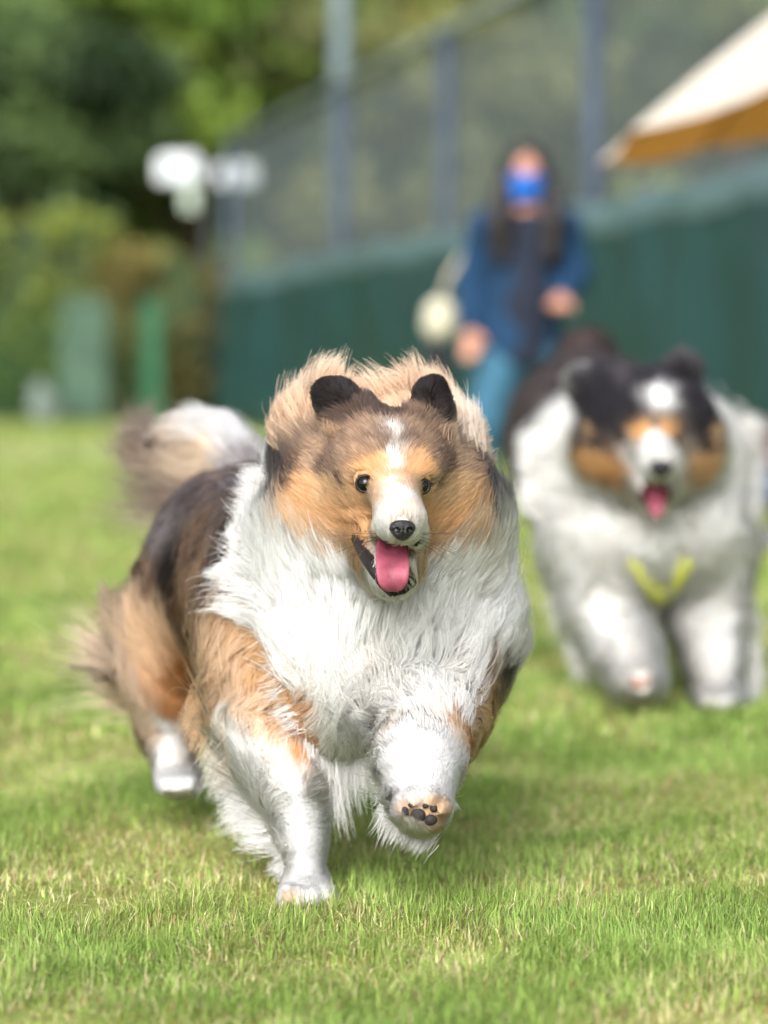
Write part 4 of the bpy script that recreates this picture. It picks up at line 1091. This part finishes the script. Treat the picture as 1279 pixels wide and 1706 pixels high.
# ---- following dark-headed dog
def running_tricolour_dog():
    root = empty('dog', tuple(G(1190, 1183)), 'black white and tan fluffy dog with white ruff and yellow harness running', 'dog', 'long-haired dogs running on the lawn')
    b = Body()
    b.E(W(1085, 705, 4.12), (.092, .09, .078), k=.03)
    b.E(W(1078, 760, 4.13), (.115, .085, .070), k=.04)
    b.C(W(1090, 735, 4.06), .030, W(1099, 778, 3.955), .027, k=.03)
    b.C(W(1088, 800, 4.06), .034, W(1093, 838, 3.985), .020, k=.02)
    b.C(W(1120, 650, 4.14), .030, W(1138, 612, 4.14), .020, k=.02)
    b.C(W(1010, 655, 4.14), .034, W(975, 640, 4.16), .022, k=.02)
    b.E(W(1068, 780, 4.26), (.165, .115, .145), k=.05)
    b.E(W(1075, 900, 4.24), (.165, .12, .10), k=.05)
    b.C(W(1030, 790, 4.45), .165, W(985, 735, 4.85), .155, k=.06)
    b.C(W(990, 930, 4.28), .080, W(1005, 1010, 4.24), .062, k=.05)
    b.chain([(W(1008, 1020, 4.22), .060), (W(1042, 1090, 4.12), .044), (W(1060, 1128, 4.07), .034)], k=.03)
    b.E(W(1062, 1138, 4.06), (.038, .042, .028), k=.02)
    b.C(W(1170, 930, 4.30), .08, W(1175, 1030, 4.26), .06, k=.05)
    b.chain([(W(1178, 1030, 4.26), .052), (W(1188, 1110, 4.19), .034), (W(1195, 1150, 4.16), .028)], k=.03)
    b.E(W(1197, 1168, 4.13), (.040, .05, .020), k=.02)
    b.C(W(960, 850, 4.90), .09, W(965, 960, 4.88), .05, k=.04)
    b.chain([(W(965, 960, 4.88), .042), (W(960, 1020, 4.95), .028), (W(965, 1080, 4.90), .025)], k=.02)
    b.C(W(1090, 860, 4.90), .09, W(1100, 960, 4.90), .05, k=.04)
    b.chain([(W(1100, 960, 4.90), .042), (W(1105, 1010, 4.97), .028), (W(1105, 1045, 4.95), .025)], k=.02)
    b.chain([(W(985, 660, 4.95), .05), (W(975, 610, 5.0), .045), (W(985, 590, 5.06), .035)], k=.02)
    b.field((.20, 3.86, -.01), (.86, 5.2, .74), .0095)
    E1 = b.hit(1054, 737, .002); E2 = b.hit(1122, 738, .002); NOSE = b.hit(1100, 778, .012); PAD = b.hit(1068, 1137)
    b.carve(W(1092, 826, 3.98), (.022, .05, .034), k=.008)
    V, F = b.surface()
    g = Groom()
    def c(px, py, Y, r, d, L, c0, c1=None, **k): g.g(b.snap(W(px, py, Y)), r, d, L, soft(c0), soft(c1) if c1 else None, **k)
    S = dict(H=.004, free=.05); Q = dict(H=.018, free=.3)
    BL = (40, 38, 44)
    for px, py, r, cc in ((1092, 765, .026, WH), (1078, 785, .012, WH), (1112, 785, .012, WH), (1089, 740, .012, WH), (1055, 712, .012, (204,146,80)), (1113, 712, .012, (204,146,80)),
                          (1060, 768, .010, (206,156,100)), (1128, 765, .011, (222,176,136)), (1052, 737, .006, BL), (1123, 740, .006, BL), (1088, 700, .006, BL)):
        c(px, py, 4.0, r, ((px-1095)/60, .3, .7), .012, cc, **S)
    c(1100, 665, 4.04, .017, (0, .8, .5), .02, WH, **S)
    for px, py, r, cc, d, L in ((1040, 680, .03, BL, (-.6, .6, .5), .03), (1150, 690, .035, BL, (.7, .4, .5), .03), (1175, 675, .02, (70,66,72), (.7, .5, .5), .04), (1000, 690, .04, BL, (-.8, .3, .5), .04), (960, 690, .03, BL, (-.8, .3, .5), .04),
                                (1070, 630, .03, BL, (0, .8, .5), .04), (1000, 640, .04, BL, (-.4, .8, .4), .04), (1135, 615, .02, BK, (.3, .9, .2), .015), (1120, 640, .02, (60,58,66), (.2, .9, .3), .02), (1030, 610, .03, (70,66,72), (0, .7, .7), .05),
                                (985, 722, .014, (176,140,92), (-.9, -.1, .4), .04), (1178, 730, .013, (186,150,104), (.9, -.1, .4), .04), (962, 755, .022, BL, (-.9, -.2, .4), .04), (1010, 750, .014, BL, (-.9, -.1, .4), .03), (1150, 745, .012, BL, (.9, 0, .4), .03), (1195, 755, .012, BL, (.9, -.1, .5), .03),
                                (985, 800, .030, (206,150,88), (-.8, -.4, .4), .04), (1030, 795, .024, (200,144,84), (-.8, -.3, .4), .03), (1170, 795, .024, (206,154,96), (.8, -.4, .4), .035), (1200, 790, .014, (206,160,110), (.9, -.2, .4), .035), (1020, 820, .013, (150,104,60), (-.6, -.6, .4), .03)):
        c(px, py, 4.07, r, d, L, cc, **Q)
    for px, py, Y, r, d in ((905, 720, 4.22, .04, (-.9, .2, .4)), (930, 640, 4.25, .03, (-.7, .6, .4)), (960, 625, 4.22, .02, (-.6, .7, .4)), (920, 820, 4.2, .05, (-.9, -.3, .3)), (1000, 870, 4.13, .05, (-.5, -.8, .2)), (1090, 900, 4.1, .06, (0, -1, .1)),
                            (1180, 860, 4.15, .05, (.6, -.7, .3)), (1230, 800, 4.22, .04, (.9, -.2, .4)), (1225, 720, 4.22, .03, (.9, .2, .4)), (960, 960, 4.18, .05, (-.6, -.8, .2)), (1190, 950, 4.2, .04, (.5, -.8, .2))):
        c(px, py, Y, r, d, .07, WC, WH, **Q)
    for px, py, Y, L in ((990, 1000, 4.15, .05), (940, 1010, 4.2, .07), (1040, 1080, 4.06, .03), (1060, 1130, 4.02, .02), (1175, 1040, 4.2, .04), (1195, 1120, 4.15, .03), (1200, 1165, 4.1, .015), (1225, 1080, 4.22, .06)):
        c(px, py, Y, .04, (-.3 if px < 1100 else .4, -.9, .2), L, WC, WH, **Q)
    c(1068, 1138, 4.02, .012, (0, -.5, -.2), .006, (196,150,124), **S)
    for px, py, Y, cc in ((865, 760, 4.6, (96,80,78)), (880, 880, 4.55, (84,70,70)), (870, 680, 4.7, (100,84,82)), (960, 590, 4.7, (104,88,88)), (1020, 575, 4.7, (84,76,80)), (890, 880, 4.46, DK), (1245, 900, 4.46, DK), (1240, 940, 4.44, GY), (1180, 700, 4.5, DK), (1100, 950, 4.6, DB), (985, 600, 5.0, DB)):
        c(px, py, Y, .05, (-.4, -.2, .9), .05, cc, DK, **Q)
    for px, py in ((965, 1060), (1105, 1040)): c(px, py, 4.88, .05, (0, -1, 0), .02, WC, **S)
    g.done()
    def hide(p):
        m = (np.abs((p - W(1093, 826, 3.985)) / np.array([.032, .06, .034])) ** 2).sum(-1) < 1
        return m | (np.linalg.norm(p - NOSE, axis=1) < .019) | (np.linalg.norm(p - PAD, axis=1) < .016) | (np.linalg.norm(p - E1, axis=1) < .011) | (np.linalg.norm(p - E2, axis=1) < .011)
    vc = g(V)[5]
    mm = (np.abs((V - W(1093, 826, 3.985)) / np.array([.032, .06, .034])) ** 2).sum(-1) < 1
    vc[mm] = lin((84, 36, 42))
    big_mesh('body', V, F, M_SKIN, root, True, vc)
    P, rad, cl, nn = grow(b, g, V, F, 110000, 8, .0008, .014, hide)
    ex = locks([(W(950, 960, 4.24), W(1010, 1090, 4.18), (-.6, .2, -.7), (-.5, .3, -.7), .075, 2200, WC, WH, .2, .03),
                (W(1215, 1000, 4.26), W(1225, 1110, 4.22), (.6, .2, -.6), (.8, .3, -.4), .07, 1200, WC, WH, .2, .03),
                (W(1230, 1110, 4.22), W(1230, 1150, 4.20), (.7, .2, -.5), (.9, .3, -.3), .05, 500, WC, WH, .2, .02),
                (W(905, 730, 4.24), W(905, 850, 4.22), (-.9, .3, .1), (-.9, .4, .1), .05, 1200, WC, WH, .2, .03),
                (W(1235, 700, 4.24), W(1240, 860, 4.24), (.9, .3, .1), (.9, .4, .1), .04, 900, WC, WH, .2, .03)], 8, .0007)
    curves_obj('fur', *[np.concatenate([x, y]) if x.shape[1:] == y.shape[1:] else None for x, y in zip((P, rad, cl, nn), ex)], M_FUR, root)
    for p in (E1, E2): eye_mesh(p, .0095, root)
    nose_mesh(NOSE, .019, 'nose', root, (0, -1, -.05), M_NOSE)
    flap(None, None, [(W(1092, 812, 4.03), .013, (0, -.6, .8)), (W(1092, 826, 3.995), .015, (0, -.8, .6)), (W(1093, 844, 3.978), .014, (0, -1, .3)), (W(1093, 857, 3.976), .010, (0, -1, 0)), (W(1093, 864, 3.976), .005, (0, -.9, -.4))], M_TONGUE, 'tongue', root)
    lp_ = [b.hit(x, y, .006) for x, y in ((1118, 806), (1134, 804), (1150, 803), (1164, 801))]
    MB().tube(lp_, [.008, .010, .009, .004], 10).build('lip', plain('pink_lip', (206, 120, 132), .35, .1, 60), root, True)
    for x, y, a in ((1063, 1139, .012), (1078, 1134, .008), (1052, 1133, .007)):
        MB().ball(b.hit(x, y, -.002), (a, .006, a*.7), 12, 8).build('paw_pad', plain('brown_pad', (150, 96, 80), .7, .2, 100), root, True)
    # harness: a yellow V of webbing on the chest
    M_H = plain('yellow_webbing', (196, 200, 60), .6, .1, 60)
    for pts in (((1056, 925), (1072, 945), (1086, 968), (1097, 985)), ((1138, 925), (1126, 945), (1112, 968), (1101, 985)), ((1099, 972), (1100, 985), (1100, 1000))):
        pp = [b.hit(x, y, .020) for x, y in pts]
        V_ = []; 
        for i, p in enumerate(pp):
            t = unit(pp[min(i+1, len(pp)-1)] - pp[max(i-1, 0)]); sd_ = unit(np.cross(t, (0, -1, 0)))
            V_.append([tuple(p - sd_*.013), tuple(p + sd_*.013)])
        o = MB().sheet(V_).build('harness_strap', M_H, root, True)
        m = o.modifiers.new('thickness', 'SOLIDIFY'); m.thickness = .004
    return root
running_tricolour_dog()

# ------------------------------------------------------------------ person walking behind the dogs
def masked_person():
    Y0 = 10.3
    root = empty('person', tuple(G(800, 845)), 'person with long dark hair, blue face mask, open blue jacket and jeans', 'person')
    Q = lambda px, py, dy=0.0: W(px, py, Y0 + dy)
    A = lambda *q: np.array(q, float)
    hd = Q(876, 292)
    jn = dict(neck=Q(878, 350, .02), shR=Q(808, 378, .03), shL=Q(940, 378, .03), elR=Q(782, 470, .06), elL=Q(962, 458, .04), wrR=Q(783, 545, -.04), wrL=Q(938, 492, -.12),
              hipR=Q(838, 590, .02), hipL=Q(905, 590, .02), knR=Q(808, 705, -.12), knL=Q(880, 705, .08), anR=Q(790, 822, -.10), anL=Q(872, 800, .42))
    # body: one continuous skin
    b = Body()
    b.E(hd, (.073, .092, .112), k=.02)
    b.E(hd + A(0, -.02, -.055), (.055, .07, .065), k=.03)
    b.E(hd + A(0, -.098, -.018), (.011, .016, .018), k=.012)
    for s_ in (-1, 1):
        b.E(hd + A(s_*.076, .01, -.01), (.010, .018, .028), k=.006)
    b.C(hd + A(0, .02, -.09), .052, jn['neck'], .056, k=.03)
    b.C(jn['neck'] + A(0, 0, -.06), .085, (jn['hipR'] + jn['hipL'])/2 + A(0, 0, .12), .11, k=.06)
    b.C(jn['shR'] + A(.03, 0, 0), .055, jn['shL'] + A(-.03, 0, 0), .055, k=.06)
    for s_ in 'RL':
        b.chain([(jn['sh'+s_], .050), (jn['el'+s_], .038), (jn['wr'+s_], .026)], k=.02)
        b.chain([(jn['hip'+s_], .085), (jn['kn'+s_], .056), (jn['an'+s_], .036)], k=.03)
    # hands: palm, four fingers, thumb, loosely curled
    for s_, dirv, side in (('R', A(.02, -.25, -1), A(1, -.3, 0)), ('L', A(-.35, -.8, -.55), A(-1, .2, .2))):
        w0 = jn['wr'+s_]; f = unit(dirv); sd_ = unit(side - f*np.dot(side, f)); nn_ = unit(np.cross(f, sd_))
        pm = w0 + f*.055
        b.C(w0, .025, pm - f*.01, .024, k=.015)
        b.E(pm, (.040, .046, .017), np.stack([sd_, f, nn_], 1), k=.012)
        for k, (o, L) in enumerate(((-.030, .060), (-.010, .072), (.010, .070), (.029, .056))):
            p0 = pm + f*.036 + sd_*o; p1 = p0 + f*L*.5 + nn_*.010*(1 if s_ == 'R' else -1); p2 = p1 + f*L*.32 + nn_*.024*(1 if s_ == 'R' else -1)
            b.chain([(p0, .0105), (p1, .0095), (p2, .0080)], k=.004)
        t0 = pm - f*.018 - sd_*.032 * (-1 if s_ == 'R' else 1); tdir = unit(f*.75 - sd_*(-1 if s_ == 'R' else 1)*.55)
        b.chain([(t0, .013), (t0 + tdir*.030, .0115), (t0 + tdir*.052 + nn_*.006, .009)], k=.006)
    b.field(A(.28, 9.95, -.02), A(.88, 10.95, 1.62), .0075)
    V, F = b.surface()
    big_mesh('body', V, F, plain('skin', (190, 136, 114), .55, .08, 20), root)
    for s_ in (-1, 1):
        MB().ball(hd + A(s_*.030, -.082, .004), (.013, .010, .009), 12, 8).build('eye', plain('eye_brown', (40, 28, 24), .2, .1, 10), root, True)
    # jacket, open over a dark shirt
    j = Body()
    tor = [(jn['neck'] + A(0, .02, -.07), .10), (Q(872, 450, .02), .155), (Q(868, 540, .02), .165), (Q(868, 592, .02), .172)]
    for (p, r), (p2, r2) in zip(tor[:-1], tor[1:]):
        for q in np.linspace(0, 1, 4)[:-1]:
            c = p*(1-q) + p2*q; rr = r*(1-q) + r2*q
            j.E(c, (rr, rr*.72, .085), k=.05)
    j.E(tor[-1][0], (.172, .125, .05), k=.03)
    j.C(jn['shR'], .072, jn['shL'], .072, k=.06)
    for s_ in 'RL':
        j.chain([(jn['sh'+s_], .072), (jn['el'+s_], .058), (jn['wr'+s_]*.93 + jn['el'+s_]*.07, .046)], k=.03)
    j.E(jn['neck'] + A(0, .02, -.01), (.088, .085, .045), k=.03)
    # front opening
    for py in range(385, 620, 12): j.cut(Q(893 + (py-385)*.02, py, -.13), (.034 + (py-385)*.00008, .085, .03), k=.012)
    j.field(A(.28, 9.95, .55), A(.95, 10.6, 1.5), .009)
    V, F = j.surface()
    big_mesh('jacket', V, F, plain('blue_jacket_cloth', (13, 54, 88), .85, .22, 5, bump=.3), root)
    t = Body(); t.C(Q(880, 385, .0), .10, Q(872, 590, .01), .125, k=.03); t.E(Q(875, 520, 0), (.14, .10, .2), k=.04)
    t.field(A(.35, 10.0, .6), A(.85, 10.5, 1.35), .012); V, F = t.surface()
    big_mesh('shirt', V, F, plain('dark_shirt', (26, 34, 52), .85, .2, 8), root)
    # jeans
    l = Body(); l.E((jn['hipR'] + jn['hipL'])/2 + A(0, .01, .03), (.155, .115, .12), k=.04)
    for s_, k_ in (('R', 1), ('L', 1)):
        l.chain([(jn['hip'+s_], .098), (jn['kn'+s_], .078), (jn['an'+s_], .066)], k=.03)
    l.field(A(.18, 9.9, .0), A(.9, 10.95, .85), .010); V, F = l.surface()
    big_mesh('jeans', V, F, plain('denim', (52, 98, 122), .85, .25, 9, bump=.3), root)
    for s_ in 'RL':
        a = jn['an'+s_]; sh = Body()
        sh.E(A(a[0], a[1]-.06, .045), (.044, .125, .042), k=.02); sh.C(A(a[0], a[1], .05), .045, A(a[0], a[1], .10), .05, k=.02)
        if a[2] > .14: sh.P = [(pr[0], pr[1] + A(0, 0, a[2]-.10), *pr[2:]) if pr[0] == 'E' else (pr[0], pr[1] + A(0, 0, a[2]-.10), pr[2], pr[3] + A(0, 0, a[2]-.10), *pr[4:]) for pr in sh.P]
        sh.field(A(a[0]-.1, a[1]-.25, -.02), A(a[0]+.1, a[1]+.15, .32), .008); V, F = sh.surface()
        big_mesh('shoe', V, F, plain('dark_shoe', (48, 50, 56), .6, .2, 20), root)
    # hair: long, parted, falling over the shoulders
    h = Body(); h.E(hd + A(0, .022, .022), (.092, .100, .118), k=.02)
    for s_ in (-1, 1):
        h.chain([(hd + A(s_*.072, .01, .03), .038), (hd + A(s_*.092, -.01, -.08), .050), (hd + A(s_*.108, -.045, -.20), .062), (hd + A(s_*.110, -.08, -.36), .036)], k=.03)
    h.chain([(hd + A(0, .08, 0), .07), (hd + A(0, .10, -.16), .085), (hd + A(0, .10, -.32), .06)], k=.04)
    h.cut(hd + A(0, -.10, -.022), (.052, .075, .082), k=.012)
    h.field(hd + A(-.2, -.2, -.42), hd + A(.2, .25, .2), .007); V, F = h.surface()
    nz = vnoise(V * A(1, 1, .12), 90, 5) - .5
    V = V + h.grad(V) * (nz * .014)[:, None]
    big_mesh('hair', V, F, plain('dark_brown_hair', (24, 17, 17), .45, .3, 40), root)
    # face mask
    P = []
    for i in range(9):
        v = i/8; row = []
        for k in range(13):
            a = R(-72 + 144*k/12)
            rx = .079 - .012*v; ry = .106 - .016*abs(v-.35)
            row.append(tuple(hd + A(math.sin(a)*rx, -math.cos(a)*ry - (.012 if abs(a) < .5 else 0)*(1-v) + .004*math.sin(v*18.8), -.008 - .098*v + .016*abs(math.sin(a))*(1 - 2*v))))
        P.append(row)
    o = MB().sheet(P).build('face_mask', plain('blue_mask', (18, 98, 190), .7, .08, 20), root, True)
    m = o.modifiers.new('thickness', 'SOLIDIFY'); m.thickness = .003
    # cream bag on the arm, black pouch below it
    bag = empty('shoulder_bag', tuple(Q(728, 600, .12)), 'round cream bag with black base hanging beside the blue jacket', 'bag')
    bb = Body(); bb.E(Q(733, 528, .10), (.072, .06, .085), k=.03); bb.E(Q(733, 548, .10), (.070, .06, .05), k=.03)
    bb.field(Q(733, 528, .10) - .18, Q(733, 528, .10) + .16, .008); V, F = bb.surface()
    big_mesh('pouch', V, F, plain('cream_canvas', (190, 186, 164), .8, .08, 30, bump=.2), bag)
    bb = Body(); bb.E(Q(728, 595, .10), (.062, .055, .075), k=.03); bb.E(Q(740, 625, .10), (.055, .05, .05), k=.03)
    bb.field(Q(733, 600, .10) - .18, Q(733, 600, .10) + .16, .008); V, F = bb.surface()
    big_mesh('lower_pouch', V, F, plain('black_nylon', (26, 28, 32), .6, .15, 30), bag)
    MB().tube([Q(735, 500, .1), Q(748, 460, .09), Q(775, 420, .05), Q(806, 362, .02)], .012, 6).build('strap', plain('cream_strap', (206, 196, 178), .8, .1, 20), bag, True)
masked_person()

# ------------------------------------------------------------------ tilted parasol
def garden_parasol():
    c0 = np.array([1.43, 7.9, 0.0]); tilt = R(14); ax = Matrix.Rotation(-tilt, 3, 'Y')
    root = empty('parasol', tuple(c0), 'cream parasol with ochre underside tilted low in front of the fence', 'parasol')
    hub = Vector((1.43, 7.9, 1.85)); n = 8; rr = .86; drop = .36
    def rim(k, f=1.0): 
        a = 2*math.pi*(k + .5)/n
        return hub + ax @ Vector((math.cos(a)*rr*f, math.sin(a)*rr*1.6*f, -drop*f**1.15))
    m, t, b = new_mat('canopy_cloth')
    g_ = t.nodes.new('ShaderNodeNewGeometry'); mx = t.nodes.new('ShaderNodeMix'); mx.data_type = 'RGBA'
    mx.inputs['A'].default_value = (*lin((214, 204, 192)), 1); mx.inputs['B'].default_value = (*lin((214, 150, 72)), 1)
    t.links.new(g_.outputs['Backfacing'], mx.inputs['Factor']); t.links.new(mx.outputs['Result'], b.inputs['Base Color'])
    b.inputs['Roughness'].default_value = .85
    tl = t.nodes.new('ShaderNodeBsdfTranslucent'); ms = t.nodes.new('ShaderNodeMixShader'); ms.inputs[0].default_value = .25
    t.links.new(mx.outputs['Result'], tl.inputs['Color']); t.links.new(b.outputs[0], ms.inputs[1]); t.links.new(tl.outputs[0], ms.inputs[2]); t.links.new(ms.outputs[0], t.nodes['Material Output'].inputs['Surface'])
    for k in range(n):
        P = []
        for i in range(7):
            f = i/6
            A_, B_ = rim(k, f), rim(k+1, f)
            row = []
            for q in range(6):
                u = q/5; p = A_.lerp(B_, u); p = p + Vector((0, 0, -.03*math.sin(u*math.pi)*f))
                row.append(tuple(p))
            P.append(row)
        mb = MB().sheet([r_[::-1] for r_ in P])
        o = mb.build('canopy_panel', m, root, True)
        rb = MB(); rb.tube([tuple(hub + Vector((0, 0, -.02))), tuple(rim(k) + Vector((0, 0, -.012)))], .008, 6); rb.build('rib', plain('rib_wood', (150, 110, 70), .5, .1, 10), root)
    MB().tube([tuple(c0), (1.43, 7.9, 1.5), tuple(hub)], .02, 10).build('pole', plain('pole_white', (214, 212, 206), .4, .06, 6), root, True)
    MB().ball(tuple(hub + Vector((0, 0, .02))), (.03, .03, .045), 10, 8).build('finial', plain('finial_wood', (150, 110, 70), .5, .1, 10), root, True)
    MB().tube([(1.43, 7.9, 0), (1.43, 7.9, .06), (1.43, 7.9, .08)], [.24, .24, .05], 20).build('base', plain('base_grey', (110, 110, 112), .8, .1, 8), root, True)
garden_parasol()

# cool box standing on the lawn before the windscreen
def cool_box():
    g0 = G(1290, 848); x, y = g0[0], g0[1]
    root = empty('cool_box', (x, y, 0), 'grey cool box with blue grey lower half on the grass before the windscreen', 'cool box')
    for nm, z0, z1, sx, c_ in (('base', .0, .05, .40, (34, 40, 60)), ('body', .05, .17, .42, (116, 130, 156)), ('band', .17, .21, .43, (140, 138, 150)), ('lid', .21, .37, .44, (150, 132, 134))):
        o = MB().box((x, y, (z0+z1)/2), (sx, .32, z1-z0-.002)).build(nm, plain('box_'+nm, c_, .6, .1, 8), root)
        bv = o.modifiers.new('bevel', 'BEVEL'); bv.width = .012; bv.segments = 3
    MB().tube([(x-.2, y-.17, .18), (x-.12, y-.20, .33), (x+.12, y-.20, .33), (x+.2, y-.17, .18)], .010, 8).build('handle', plain('box_handle', (70, 72, 80), .5, .1, 8), root, True)
cool_box()
